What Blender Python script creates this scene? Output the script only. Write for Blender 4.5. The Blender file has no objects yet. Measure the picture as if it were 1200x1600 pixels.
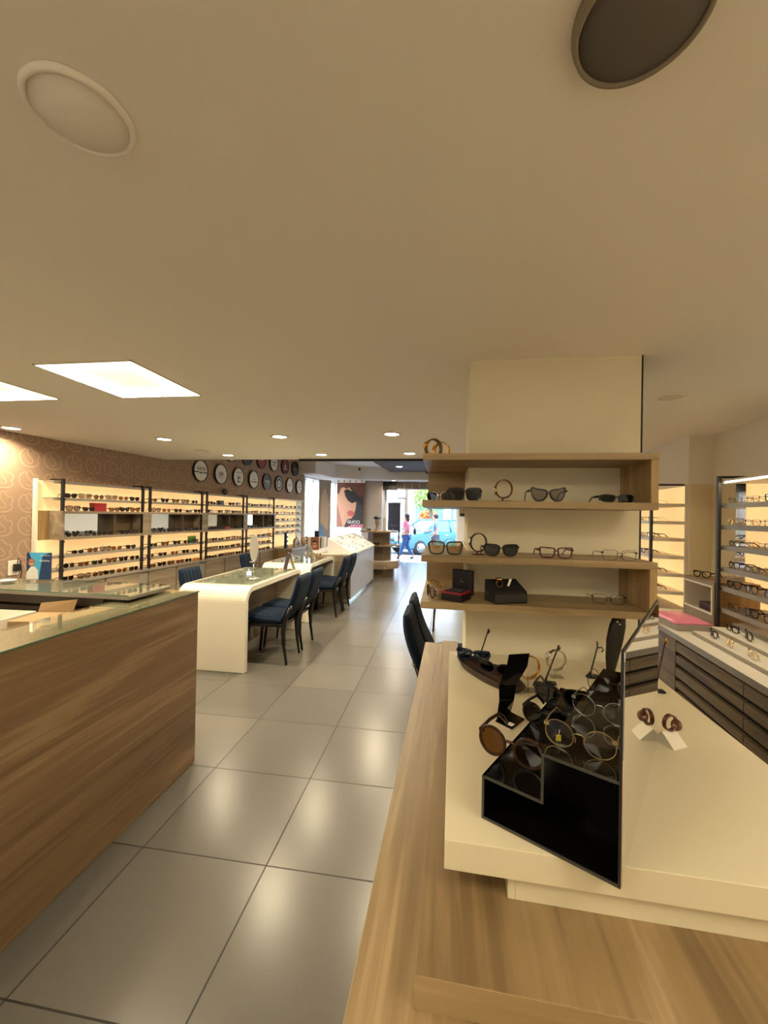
import bpy, bmesh, math, random
from mathutils import Vector, Matrix
PI = math.pi
SC = bpy.context.scene
COL = SC.collection
rnd = random.Random(7)

# ---------------------------------------------------------------- camera, world, sun, exposure
F_PX, YAW, PITCH, ROLL, CAM_H = 635.757, 0.14489, 0.006267, 0.018721, 1.56038
def make_camera():
    cy, sy = math.cos(YAW), math.sin(YAW)
    fwd = Vector((-sy*math.cos(PITCH), cy*math.cos(PITCH), math.sin(PITCH)))
    r0 = Vector((cy, sy, 0)); u0 = r0.cross(fwd)
    r = math.cos(ROLL)*r0 + math.sin(ROLL)*u0
    u = -math.sin(ROLL)*r0 + math.cos(ROLL)*u0
    m = Matrix((r, u, -fwd)).transposed().to_4x4()
    m.translation = Vector((0, 0, CAM_H))
    cam = bpy.data.cameras.new('camera'); o = bpy.data.objects.new('camera', cam)
    COL.objects.link(o); o.matrix_world = m
    cam.sensor_fit = 'VERTICAL'; cam.sensor_height = 36.0; cam.lens = 36.0*F_PX/1600.0
    cam.clip_start = 0.02; cam.clip_end = 300
    SC.camera = o
make_camera()
SC.view_settings.view_transform = 'Standard'; SC.view_settings.look = 'None'
SC.view_settings.gamma = 1.0; SC.view_settings.use_curve_mapping = False
SC.view_settings.exposure = 1.2
try:
    SC.cycles.use_denoising = True
    SC.cycles.max_bounces = 10; SC.cycles.diffuse_bounces = 5; SC.cycles.glossy_bounces = 4
    SC.cycles.transparent_max_bounces = 24; SC.cycles.transmission_bounces = 6
    SC.cycles.sample_clamp_indirect = 4.0
    SC.cycles.caustics_reflective = False; SC.cycles.caustics_refractive = False
except Exception: pass

SKY_STRENGTH = 1.2
SUN_ENERGY = 4.2
PANEL_W = 14.0         # watts of each square panel in view
FILL_PANEL_L = 8.0          # radiance of the added, unseen panels behind the viewer
DOWN_W = 9.0           # watts of each ceiling downlight
SHELF_L = 0.50         # radiance of the back-lit display walls
WARM = (1.0, 0.83, 0.56)
GLOWC = (1.0, 0.57, 0.22)

w = bpy.data.worlds.new('sky'); SC.world = w; w.use_nodes = True
nt = w.node_tree; bg = nt.nodes['Background']
sky = nt.nodes.new('ShaderNodeTexSky'); sky.sky_type = 'NISHITA'; sky.sun_disc = False
sky.sun_elevation = math.radians(48); sky.sun_rotation = math.radians(200); sky.air_density = 1.2
nt.links.new(sky.outputs[0], bg.inputs[0]); bg.inputs[1].default_value = SKY_STRENGTH
sd = bpy.data.lights.new('sun', 'SUN'); sd.energy = SUN_ENERGY; sd.angle = 0.01; sd.color = (0.74, 0.88, 1.0)
so = bpy.data.objects.new('sun', sd); COL.objects.link(so)
so.rotation_euler = (math.radians(42), 0, math.radians(-28))

# ---------------------------------------------------------------- materials
def srgb(r, g, b):
    f = lambda c: (c/255/12.92 if c/255 <= 0.04045 else ((c/255+0.055)/1.055)**2.4)
    return (f(r), f(g), f(b), 1)
MATS = {}
def mat(name, col=(200,200,200), rough=0.5, metal=0.0, emit=None, estr=0.0, spec=0.5, bump=0.0, bscale=200, noise=0.0, nscale=8, sheen=0, coat=0):
    if name in MATS: return MATS[name]
    m = bpy.data.materials.new(name); m.use_nodes = True
    nt = m.node_tree; b = nt.nodes['Principled BSDF']
    c = srgb(*col) if len(col) == 3 else col
    b.inputs['Base Color'].default_value = c
    b.inputs['Roughness'].default_value = rough; b.inputs['Metallic'].default_value = metal
    b.inputs['Specular IOR Level'].default_value = spec
    b.inputs['Sheen Weight'].default_value = sheen
    b.inputs['Coat Weight'].default_value = coat
    if emit:
        b.inputs['Emission Color'].default_value = (*emit[:3], 1); b.inputs['Emission Strength'].default_value = estr
    tc = None
    if bump or noise:
        tc = nt.nodes.new('ShaderNodeTexCoord')
    if noise:
        n = nt.nodes.new('ShaderNodeTexNoise'); n.inputs['Scale'].default_value = nscale; n.inputs['Detail'].default_value = 4
        nt.links.new(tc.outputs['Object'], n.inputs['Vector'])
        mx = nt.nodes.new('ShaderNodeMix'); mx.data_type = 'RGBA'; mx.blend_type = 'MULTIPLY'
        mx.inputs[0].default_value = noise; mx.inputs[6].default_value = c
        nt.links.new(n.outputs['Fac'], mx.inputs[7]); nt.links.new(mx.outputs[2], b.inputs['Base Color'])
    if bump:
        n2 = nt.nodes.new('ShaderNodeTexNoise'); n2.inputs['Scale'].default_value = bscale
        nt.links.new(tc.outputs['Object'], n2.inputs['Vector'])
        bp = nt.nodes.new('ShaderNodeBump'); bp.inputs['Strength'].default_value = bump; bp.inputs['Distance'].default_value = 0.002
        nt.links.new(n2.outputs['Fac'], bp.inputs['Height']); nt.links.new(bp.outputs[0], b.inputs['Normal'])
    MATS[name] = m; return m

def wood(name, dark, mid, light, along='y', across='z', scale=1.0, rough=0.45, tilt=0.0, rings=True):
    """wood boards: grain runs along one object axis, varies across the others"""
    if name in MATS: return MATS[name]
    m = bpy.data.materials.new(name); m.use_nodes = True
    nt = m.node_tree; N = nt.nodes; Lk = nt.links; b = N['Principled BSDF']
    b.inputs['Roughness'].default_value = rough
    tc = N.new('ShaderNodeTexCoord'); mp = N.new('ShaderNodeMapping')
    sc = {'x': 9.0, 'y': 9.0, 'z': 9.0}; sc[along] = 0.55
    mp.inputs['Scale'].default_value = [sc[k]*scale for k in 'xyz']
    if tilt:
        ax = {'x': 0, 'y': 1, 'z': 2}
        oth = [k for k in 'xyz' if k not in (along, across)][0]
        rot = [0, 0, 0]; rot[ax[oth]] = tilt; mp.inputs['Rotation'].default_value = rot
    Lk.new(tc.outputs['Object'], mp.inputs['Vector'])
    n1 = N.new('ShaderNodeTexNoise'); n1.inputs['Scale'].default_value = 1.0; n1.inputs['Detail'].default_value = 5
    n1.inputs['Roughness'].default_value = 0.6; n1.inputs['Distortion'].default_value = 0.6
    Lk.new(mp.outputs[0], n1.inputs['Vector'])
    mp2 = N.new('ShaderNodeMapping'); sc2 = {k: 70.0 for k in 'xyz'}; sc2[along] = 2.2
    mp2.inputs['Scale'].default_value = [sc2[k]*scale for k in 'xyz']
    Lk.new(mp.inputs['Vector'].links[0].from_socket, mp2.inputs['Vector'])
    if tilt: mp2.inputs['Rotation'].default_value = mp.inputs['Rotation'].default_value
    n2 = N.new('ShaderNodeTexNoise'); n2.inputs['Scale'].default_value = 1.0; n2.inputs['Detail'].default_value = 2
    Lk.new(mp2.outputs[0], n2.inputs['Vector'])
    mx = N.new('ShaderNodeMath'); mx.operation = 'MULTIPLY_ADD'; mx.inputs[1].default_value = 0.28
    Lk.new(n2.outputs['Fac'], mx.inputs[0]); Lk.new(n1.outputs['Fac'], mx.inputs[2])
    cr = N.new('ShaderNodeValToRGB'); cr.color_ramp.interpolation = 'EASE'
    e = cr.color_ramp.elements; e[0].position = 0.47; e[0].color = srgb(*dark); e[1].position = 0.82; e[1].color = srgb(*light)
    k = e.new(0.64); k.color = srgb(*mid)
    Lk.new(mx.outputs[0], cr.inputs[0]); Lk.new(cr.outputs[0], b.inputs['Base Color'])
    MATS[name] = m; return m

def lens_mat(name, tint, gloss=0.10, rough=0.03):
    if name in MATS: return MATS[name]
    m = bpy.data.materials.new(name); m.use_nodes = True; nt = m.node_tree
    for n in list(nt.nodes): nt.nodes.remove(n)
    out = nt.nodes.new('ShaderNodeOutputMaterial'); mix = nt.nodes.new('ShaderNodeMixShader')
    t = nt.nodes.new('ShaderNodeBsdfTransparent'); t.inputs[0].default_value = (*tint, 1)
    g = nt.nodes.new('ShaderNodeBsdfGlossy'); g.inputs['Roughness'].default_value = rough
    fr = nt.nodes.new('ShaderNodeFresnel'); fr.inputs['IOR'].default_value = 1.5
    geo = nt.nodes.new('ShaderNodeNewGeometry'); inv = nt.nodes.new('ShaderNodeMath'); inv.operation = 'MULTIPLY_ADD'
    # same reflectance from either side of the pane
    inv.inputs[1].default_value = -0.83333; inv.inputs[2].default_value = 1.5
    nt.links.new(geo.outputs['Backfacing'], inv.inputs[0]); nt.links.new(inv.outputs[0], fr.inputs['IOR'])
    ad = nt.nodes.new('ShaderNodeMath'); ad.operation = 'ADD'; ad.use_clamp = True; ad.inputs[1].default_value = gloss-0.04
    nt.links.new(fr.outputs[0], ad.inputs[0]); nt.links.new(ad.outputs[0], mix.inputs[0])
    nt.links.new(t.outputs[0], mix.inputs[1]); nt.links.new(g.outputs[0], mix.inputs[2]); nt.links.new(mix.outputs[0], out.inputs[0])
    MATS[name] = m; return m

def emis(name, col, strength, var=0.0):
    if name in MATS: return MATS[name]
    m = bpy.data.materials.new(name); m.use_nodes = True; nt = m.node_tree; b = nt.nodes['Principled BSDF']
    b.inputs['Base Color'].default_value = (0.5, 0.42, 0.28, 1); b.inputs['Roughness'].default_value = 0.6
    b.inputs['Emission Color'].default_value = (*col, 1); b.inputs['Emission Strength'].default_value = strength
    if var:
        tc = nt.nodes.new('ShaderNodeTexCoord'); n = nt.nodes.new('ShaderNodeTexNoise'); n.inputs['Scale'].default_value = 1.7
        n.inputs['Detail'].default_value = 2
        nt.links.new(tc.outputs['Object'], n.inputs['Vector'])
        mr = nt.nodes.new('ShaderNodeMapRange'); mr.inputs[1].default_value = 0.35; mr.inputs[2].default_value = 0.7
        mr.inputs[3].default_value = strength*(1-var); mr.inputs[4].default_value = strength
        nt.links.new(n.outputs['Fac'], mr.inputs[0]); nt.links.new(mr.outputs[0], b.inputs['Emission Strength'])
    MATS[name] = m; return m

def floor_mat():
    m = bpy.data.materials.new('floor_tiles'); m.use_nodes = True; nt = m.node_tree; N = nt.nodes; Lk = nt.links
    b = N['Principled BSDF']; tc = N.new('ShaderNodeTexCoord'); sp = N.new('ShaderNodeSeparateXYZ')
    Lk.new(tc.outputs['Object'], sp.inputs[0])
    def mth(op, a, c=None, d=None):
        n = N.new('ShaderNodeMath'); n.operation = op
        for i, v in enumerate((a, c, d)):
            if v is None: continue
            if isinstance(v, (int, float)): n.inputs[i].default_value = v
            else: Lk.new(v, n.inputs[i])
        return n.outputs[0]
    def edge(s, o):
        u = mth('DIVIDE', mth('SUBTRACT', s, o), 0.6)
        fr = mth('FRACT', u); d = mth('MINIMUM', fr, mth('SUBTRACT', 1.0, fr))
        return mth('LESS_THAN', d, 0.0056), mth('FLOOR', u)
    ex, ix = edge(sp.outputs[0], -1.34687); ey, iy = edge(sp.outputs[1], 1.11723)
    g = mth('MAXIMUM', ex, ey)
    cv = N.new('ShaderNodeCombineXYZ'); Lk.new(ix, cv.inputs[0]); Lk.new(iy, cv.inputs[1])
    wn = N.new('ShaderNodeTexWhiteNoise'); Lk.new(cv.outputs[0], wn.inputs['Vector'])
    n = N.new('ShaderNodeTexNoise'); n.inputs['Scale'].default_value = 3.5; n.inputs['Detail'].default_value = 6
    Lk.new(tc.outputs['Object'], n.inputs['Vector'])
    v = mth('MULTIPLY', wn.outputs['Value'], 0.25)
    cr = N.new('ShaderNodeValToRGB'); e = cr.color_ramp.elements
    e[0].position = 0.0; e[0].color = srgb(98, 95, 90); e[1].position = 0.25; e[1].color = srgb(108, 104, 98)
    Lk.new(v, cr.inputs[0])
    mx = N.new('ShaderNodeMix'); mx.data_type = 'RGBA'; Lk.new(g, mx.inputs[0]); Lk.new(cr.outputs[0], mx.inputs[6]); mx.inputs[7].default_value = srgb(26, 20, 14)
    Lk.new(mx.outputs[2], b.inputs['Base Color'])
    r = mth('MULTIPLY_ADD', g, 0.35, 0.26); Lk.new(r, b.inputs['Roughness'])
    bp = N.new('ShaderNodeBump'); bp.inputs['Strength'].default_value = 0.35; bp.inputs['Distance'].default_value = 0.002
    Lk.new(mth('SUBTRACT', 1.0, g), bp.inputs['Height']); Lk.new(bp.outputs[0], b.inputs['Normal'])
    return m

M_oak = wood('light_oak', (112,90,60), (138,114,80), (166,142,106), 'y', 'x', 0.9, 0.42)
M_oakx = wood('light_oak_cross', (134,112,76), (156,132,94), (176,152,114), 'x', 'z', 0.9, 0.45)
M_oakz = wood('oak_upright', (138,110,70), (162,132,88), (184,154,108), 'z', 'x', 0.9, 0.45)
M_walnut = wood('grey_brown_wood', (112,88,60), (138,112,80), (168,140,106), 'y', 'z', 0.75, 0.42, tilt=0.22)
M_greywood = wood('grey_wood', (112,98,80), (136,120,100), (158,142,120), 'y', 'z', 1.0, 0.5)
M_greywoodx = wood('grey_wood_cross', (112,98,80), (140,124,102), (160,144,122), 'x', 'z', 1.0, 0.5)
M_darkwood = wood('dark_drawer_wood', (84,72,54), (112,96,72), (134,116,90), 'y', 'z', 1.6, 0.5)
M_white = mat('white_laminate', (226,219,204), 0.4, bump=0.03)
M_gloss = mat('white_gloss_lacquer', (232,225,206), 0.12, coat=0.6)
M_wall = mat('white_wall_paint', (236,231,222), 0.8, bump=0.05)
M_ceil = mat('ceiling_paint', (248,243,234), 0.85, bump=0.03)
M_panel = mat('beige_wall_panel', (226,212,178), 0.6)
M_pillar = mat('cream_textured_panel', (230,220,192), 0.75, bump=0.25, bscale=90)
M_black = mat('black_metal', (22,20,20), 0.45)
M_blackgloss = mat('black_acrylic', (10,9,9), 0.08)
M_greymetal = mat('grey_shelf_metal', (150,142,130), 0.45, 0.2)
M_steel = mat('chrome', (220,220,220), 0.12, 1.0)
M_gold = mat('polished_gold', (212,160,70), 0.2, 1.0)
M_silver = mat('brushed_silver', (200,198,190), 0.22, 1.0)
M_bronze = mat('bronze_metal', (112,78,42), 0.35, 0.85); M_dkbronze = mat('dark_bronze', (58,46,34), .4, .6)
M_velvet = mat('navy_velvet', (8,26,46), 0.85, spec=0.15, sheen=0.04)
M_legblk = mat('black_lacquered_wood', (14,12,11), 0.3)
M_mirror = mat('mirror_silver', (235,235,232), 0.015, 1.0)
M_glow = emis('backlit_panel', GLOWC, SHELF_L, 0.25)
M_fillpanel = emis('added_panel_diffuser', (1.0, 0.88, 0.62), FILL_PANEL_L, 0.45)
M_lampview = emis('old_light_panel_diffuser', (1.0, 0.88, 0.56), 1.0)
_n = M_lampview.node_tree; _tc = _n.nodes.new('ShaderNodeTexCoord'); _sp = _n.nodes.new('ShaderNodeSeparateXYZ'); _n.links.new(_tc.outputs['Generated'], _sp.inputs[0])
def _m(op, a, b_=None, c=None):
    q = _n.nodes.new('ShaderNodeMath'); q.operation = op
    for i, v in enumerate((a, b_, c)):
        if v is None: continue
        if isinstance(v, (int, float)): q.inputs[i].default_value = v
        else: _n.links.new(v, q.inputs[i])
    return q.outputs[0]
_e = _m('MAXIMUM', _m('ABSOLUTE', _m('SUBTRACT', _sp.outputs[0], .5)), _m('ABSOLUTE', _m('SUBTRACT', _sp.outputs[1], .5)))
_nz = _n.nodes.new('ShaderNodeTexNoise'); _nz.inputs['Scale'].default_value = 2.0; _n.links.new(_tc.outputs['Generated'], _nz.inputs[0])
_n.links.new(_m('ADD', _m('MULTIPLY_ADD', _m('POWER', _m('MULTIPLY', _e, 2.0), 4.0), 2.2, .42), _m('MULTIPLY', _nz.outputs['Fac'], .3)), _n.nodes['Principled BSDF'].inputs['Emission Strength'])
M_down = emis('downlight_diffuser', (1.0, 0.9, 0.72), 12.0)
M_offlamp = mat('frosted_lamp_glass', (226,214,190), 0.35)
M_glass = lens_mat('clear_glass', (0.93, 0.97, 0.94), 0.10, 0.01)
M_edge = mat('green_glass_edge', (96,128,108), 0.2)
M_window = lens_mat('window_glass', (0.95, 0.97, 0.98), 0.05, 0.01)
M_clearac = lens_mat('clear_acrylic', (0.86, 0.86, 0.84), 0.12, 0.03)
M_paperw = mat('white_paper', (236,230,218), 0.8)
M_card = mat('brown_cardboard', (150,122,84), 0.85)
M_skin = mat('skin', (196,146,118), 0.6)
M_grout = mat('dark_gap', (30,26,22), 0.7)

# ---------------------------------------------------------------- mesh helpers
class MB:
    def __init__(s): s.v = []; s.f = []; s.m = []; s.s = []; s.M = Matrix()
    def add(s, vs, fs, mat=0, smooth=False):
        o = len(s.v); s.v += [tuple(s.M @ Vector(p)) for p in vs]
        for f in fs: s.f.append([o+i for i in f]); s.m.append(mat); s.s.append(smooth)
        return s
    def box(s, x0, x1, y0, y1, z0, z1, mat=0):
        vs = [(x, y, z) for z in (z0, z1) for y in (y0, y1) for x in (x0, x1)]
        return s.add(vs, [(0,2,3,1), (4,5,7,6), (0,1,5,4), (2,6,7,3), (0,4,6,2), (1,3,7,5)], mat)
    def prism(s, poly, axis, a, b, mat=0, smooth=False):
        n = len(poly)
        def P(p, h):
            if axis == 'x': return (h, p[0], p[1])
            if axis == 'y': return (p[0], h, p[1])
            return (p[0], p[1], h)
        vs = [P(p, a) for p in poly] + [P(p, b) for p in poly]
        s.add(vs, [list(range(n))[::-1], list(range(n, 2*n))], mat, False)
        o = len(s.v)-2*n
        for i in range(n):
            j = (i+1) % n; s.f.append([o+i, o+j, o+n+j, o+n+i]); s.m.append(mat); s.s.append(smooth)
        return s
    def tube(s, pts, r, n=6, mat=0, closed=False, smooth=True, flat=None):
        P = [Vector(p) for p in pts]; k = len(P); rs = r if isinstance(r, (list, tuple)) else [r]*k
        T = []
        for i in range(k):
            a = P[(i-1) % k] if (closed or i > 0) else P[i]; b = P[(i+1) % k] if (closed or i < k-1) else P[i]
            t = (b-a); T.append(t.normalized() if t.length > 1e-9 else Vector((0, 0, 1)))
        up = Vector((0, 0, 1)) if abs(T[0].z) < 0.9 else Vector((1, 0, 0))
        nrm = (up - T[0]*up.dot(T[0])).normalized(); vs = []
        for i in range(k):
            nrm = nrm - T[i]*nrm.dot(T[i]); nrm = nrm.normalized() if nrm.length > 1e-6 else T[i].orthogonal().normalized()
            bn = T[i].cross(nrm)
            fa, fb = flat if flat else (1, 1)
            for j in range(n):
                a = 2*PI*j/n + (PI/4 if n == 4 else 0)
                vs.append(P[i] + (nrm*math.cos(a)*fa + bn*math.sin(a)*fb)*rs[i])
        fs = []
        for i in range(k if closed else k-1):
            for j in range(n):
                a, b = i*n+j, i*n+(j+1) % n; c, d = ((i+1) % k)*n+(j+1) % n, ((i+1) % k)*n+j
                fs.append((a, b, c, d))
        if not closed: fs += [list(range(n))[::-1], [(k-1)*n+j for j in range(n)]]
        return s.add(vs, fs, mat, smooth and n > 4)
    def lathe(s, prof, n=24, c=(0, 0, 0), mat=0, smooth=True):
        vs = []; fs = []; k = len(prof)
        for r, z in prof:
            for j in range(n):
                a = 2*PI*j/n; vs.append((c[0]+r*math.cos(a), c[1]+r*math.sin(a), c[2]+z))
        for i in range(k-1):
            for j in range(n): fs.append((i*n+j, i*n+(j+1) % n, (i+1)*n+(j+1) % n, (i+1)*n+j))
        fs += [list(range(n))[::-1], [(k-1)*n+j for j in range(n)]]
        return s.add(vs, fs, mat, smooth)
    def ball(s, c, rx, ry=None, rz=None, n=12, mat=0):
        ry = ry or rx; rz = rz or rx; k = max(6, n//2+2); vs = []; fs = []
        for i in range(k+1):
            t = PI*i/k
            for j in range(n):
                a = 2*PI*j/n
                vs.append((c[0]+rx*math.sin(t)*math.cos(a), c[1]+ry*math.sin(t)*math.sin(a), c[2]+rz*math.cos(t)))
        for i in range(k):
            for j in range(n): fs.append((i*n+j, (i+1)*n+j, (i+1)*n+(j+1) % n, i*n+(j+1) % n))
        return s.add(vs, fs, mat, True)
    def ring(s, c, r0, r1, y0, y1, n=28, mat=0, squash=1.0):
        """flat ring standing in the XZ plane, thickness along y"""
        vs = []; fs = []
        for j in range(n):
            a = 2*PI*j/n
            for r, y in ((r0, y0), (r1, y0), (r1, y1), (r0, y1)):
                vs.append((c[0]+r*math.cos(a), c[1]+y, c[2]+r*math.sin(a)*squash))
        for j in range(n):
            for q in range(4): fs.append((j*4+q, j*4+(q+1) % 4, ((j+1) % n)*4+(q+1) % 4, ((j+1) % n)*4+q))
        return s.add(vs, fs, mat, False)
    def mesh(s, name, mats):
        me = bpy.data.meshes.new(name); me.from_pydata(s.v, [], s.f)
        for m_ in mats: me.materials.append(m_)
        me.polygons.foreach_set('material_index', s.m); me.polygons.foreach_set('use_smooth', s.s)
        bm = bmesh.new(); bm.from_mesh(me)
        bmesh.ops.remove_doubles(bm, verts=bm.verts, dist=1e-6)
        bmesh.ops.recalc_face_normals(bm, faces=bm.faces); bm.to_mesh(me); bm.free(); me.update()
        return me
    def build(s, name, mats, parent=None, bevel=0.0, seg=2):
        if not isinstance(mats, (list, tuple)): mats = [mats]
        o = bpy.data.objects.new(name, s.mesh(name, mats)); COL.objects.link(o)
        if parent: o.parent = parent
        if bevel:
            b = o.modifiers.new('bevel', 'BEVEL'); b.width = bevel; b.segments = seg; b.limit_method = 'ANGLE'; b.angle_limit = math.radians(50)
        return o
def inst(name, me, parent=None, loc=(0,0,0), rot=(0,0,0)):
    o = bpy.data.objects.new(name, me); COL.objects.link(o)
    if parent: o.parent = parent
    o.location = loc; o.rotation_euler = rot
    return o
USED = set()
def tag(o, label, cat, group=None, loc=None, rz=None):
    if loc is not None: o.location = loc
    if rz is not None: o.rotation_euler = (0, 0, rz)
    o['label'] = label; o['category'] = cat
    if group: o['group'] = group
    return o
def thing(name, label, cat, loc=(0,0,0), rz=0.0, group=None):
    o = bpy.data.objects.new(name, None); COL.objects.link(o); o.empty_display_size = 0.05
    return tag(o, label, cat, group, loc, rz)
def struct(o, label=None):
    o['kind'] = 'structure'
    if label: o['label'] = label
    return o
def copy_tree(o, parent=None):
    c = o.copy(); COL.objects.link(c)
    if parent: c.parent = parent
    for ch in list(o.children): copy_tree(ch, c)
    return c
# the shop's side walls run 4.5 degrees off the floor tiles: local frame (x right, y along the wall)
TH = math.radians(4.5); RZ = -TH
def W(x, y, z=0.0):
    return Vector((x*math.cos(TH)+y*math.sin(TH), -x*math.sin(TH)+y*math.cos(TH), z))
_txt = {}
def text_mesh(s, size, mat_, extrude=0.0008, bold=False):
    cu = bpy.data.curves.new('lettering', 'FONT'); cu.body = s; cu.size = size; cu.extrude = extrude
    cu.align_x = 'CENTER'; cu.align_y = 'CENTER'; cu.resolution_u = 3
    if bold: cu.offset = size*0.02
    o = bpy.data.objects.new('lettering', cu); COL.objects.link(o)
    dg = bpy.context.evaluated_depsgraph_get(); dg.update()
    me = bpy.data.meshes.new_from_object(o.evaluated_get(dg)); bpy.data.objects.remove(o); bpy.data.curves.remove(cu)
    me.materials.clear(); me.materials.append(mat_)
    return me
def arc(cx, cy, r, a0, a1, n=8):
    return [(cx+r*math.cos(math.radians(a0+(a1-a0)*i/n)), cy+r*math.sin(math.radians(a0+(a1-a0)*i/n))) for i in range(n+1)]
ORD = ['first','second','third','fourth','fifth','sixth','seventh','eighth','ninth','tenth','eleventh','twelfth']

# ---------------------------------------------------------------- structure
ZC = 2.33
lx = lambda y: -4.634+0.0787*y          # inner face of the left wall
rx = lambda y: 2.066+0.0787*y           # inner face of the right wall
b = MB(); b.add([(-5.5,-2.6,0),(3.4,-2.6,0),(3.4,13.42,0),(-5.5,13.42,0),(-5.5,-2.6,-.1),(3.4,-2.6,-.1),(3.4,13.42,-.1),(-5.5,13.42,-.1)],
    [(0,1,2,3),(7,6,5,4),(0,4,5,1),(1,5,6,2),(2,6,7,3),(3,7,4,0)])
struct(b.build('floor', floor_mat()), 'grey beige large square floor tiles with dark joints')
PX = [(-3.26,-2.675),(-2.185,-1.60)]; PY = (1.87,2.49)
b = MB()
for poly in ([(lx(-2.6),-2.6),(rx(-2.6),-2.6),(rx(PY[0]),PY[0]),(lx(PY[0]),PY[0])],
             [(lx(PY[0]),PY[0]),(PX[0][0],PY[0]),(PX[0][0],PY[1]),(lx(PY[1]),PY[1])],
             [(PX[0][1],PY[0]),(PX[1][0],PY[0]),(PX[1][0],PY[1]),(PX[0][1],PY[1])],
             [(PX[1][1],PY[0]),(rx(PY[0]),PY[0]),(rx(PY[1]),PY[1]),(PX[1][1],PY[1])],
             [(lx(PY[1]),PY[1]),(rx(PY[1]),PY[1]),(rx(5.55),5.55),(lx(5.55),5.55)]):
    b.prism(poly, 'z', ZC, ZC+.08)
struct(b.build('ceiling', M_ceil), 'cream painted low ceiling')
b = MB().box(-5.5,3.4,-2.72,13.55,3.25,3.4); struct(b.build('ceiling', mat('roof_slab', (120,116,110), .9)), 'roof slab')
b = MB().prism([(lx(5.56),5.63),(2.35,5.63),(2.6,13.5),(-4.9,13.5),(lx(10.3),10.3)], 'z', 3.0, 3.06)
struct(b.build('ceiling', mat('white_ceiling', (225,222,218), .8)), 'white high ceiling of the shop front')
b = MB().box(lx(5.55)+.02,rx(5.55)-.3,5.55,5.62,ZC,3.24); struct(b.build('trim_1', M_ceil), 'step between the low and the high ceiling')
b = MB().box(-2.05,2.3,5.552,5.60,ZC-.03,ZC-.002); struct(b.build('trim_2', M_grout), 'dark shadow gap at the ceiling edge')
b = MB().prism([(-3.84,10.35),(-3.36,10.35),(-3.16,11.6),(-2.5,12.2),(2.55,12.2),(2.55,13.5),(-4.9,13.5),(-4.9,10.6)], 'z', 2.62, 2.995)
struct(b.build('trim_3', mat('white_soffit', (212,206,200), .75)), 'white lowered soffit along the shop windows')
b = MB().prism([(-1.8,9.0),(2.4,9.0),(2.4,12.19),(-1.62,12.19)], 'z', 2.86, 2.99)
struct(b.build('trim_4', mat('charcoal_ceiling_panel', (72,66,66), .7)), 'charcoal ceiling panel near the entrance')

# wallpapered left wall: brown paper with pale looped motifs
def motif(b, cy, cz, s):
    def loop(pts, wd):
        P = [Vector(p) for p in pts]; vs = []; fs = []
        for i, p in enumerate(P):
            a = P[max(i-1,0)]; c = P[min(i+1,len(P)-1)]; t = (c-a).normalized(); n = Vector((-t.y, t.x))
            w2 = wd*(0.55+0.45*math.sin(PI*i/(len(P)-1)))
            for q in (p+n*w2, p-n*w2): vs.append((-4.6185, cy+q.x*s, cz+q.y*s))
        for i in range(len(P)-1): fs.append((2*i,2*i+1,2*i+3,2*i+2))
        b.add(vs, fs, 1)
    def smooth(cp, n=30):
        out = []
        for i in range(n+1):
            u = i/n*(len(cp)-1); k = min(int(u), len(cp)-2); f = u-k
            p0, p1, p2, p3 = [Vector(cp[min(max(k+d,0),len(cp)-1)]) for d in (-1,0,1,2)]
            out.append(0.5*((2*p1)+(p2-p0)*f+(2*p0-5*p1+4*p2-p3)*f*f+(3*p1-p0-3*p2+p3)*f**3))
        return out
    loop(smooth([(-.12,.22),(-.02,.46),(.10,.40),(.20,.24),(.36,.22),(.46,.02),(.36,-.12),(.44,-.3),(.2,-.47),(-.15,-.46),(-.40,-.22),(-.42,.12),(-.22,.36),(-.1,.3),(-.06,.1),(.1,-.06),(.16,-.22),(.02,-.32),(-.1,-.22)], 44), .027)
b = MB(); b.box(-4.74,-4.62,-2.6,10.4,0,3.24)
for i in range(-8, 30):
    for j in range(3, 13): 
        motif(b, 3.36+.245*i, 2.10+.24*(j-9)+(.0 if i % 2 else .0), .215)
wp = mat('brown_wallpaper', (150,124,102), .8, bump=.15, bscale=400)
o = b.build('wall_left', [wp, mat('wallpaper_loops', (178,152,126), .6)]); o.rotation_euler = (0,0,RZ)
struct(o, 'brown wallpapered wall with pale looped motifs')
def wallbox(name, x0,x1,y0,y1,z0,z1,m, label):
    o = MB().box(x0,x1,y0,y1,z0,z1).build(name, m); o.rotation_euler = (0,0,RZ); return struct(o, label)
wallbox('wall_right', 2.06,2.2,-2.5,4.2,0,3.24, M_wall, 'white painted right wall')
wallbox('wall_column', 1.87,2.2,4.2,13.6,0,3.24, M_wall, 'white wall standing forward beyond the corner')
wallbox('trim_5', 1.885,2.058,4.188,4.2,0,1.885, M_panel, 'beige panel cladding the wall corner')
o = MB().box(-5.6,2.6,-2.72,-2.6,0,3.24).build('wall_back', M_wall); struct(o, 'wall behind the viewer')
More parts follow.
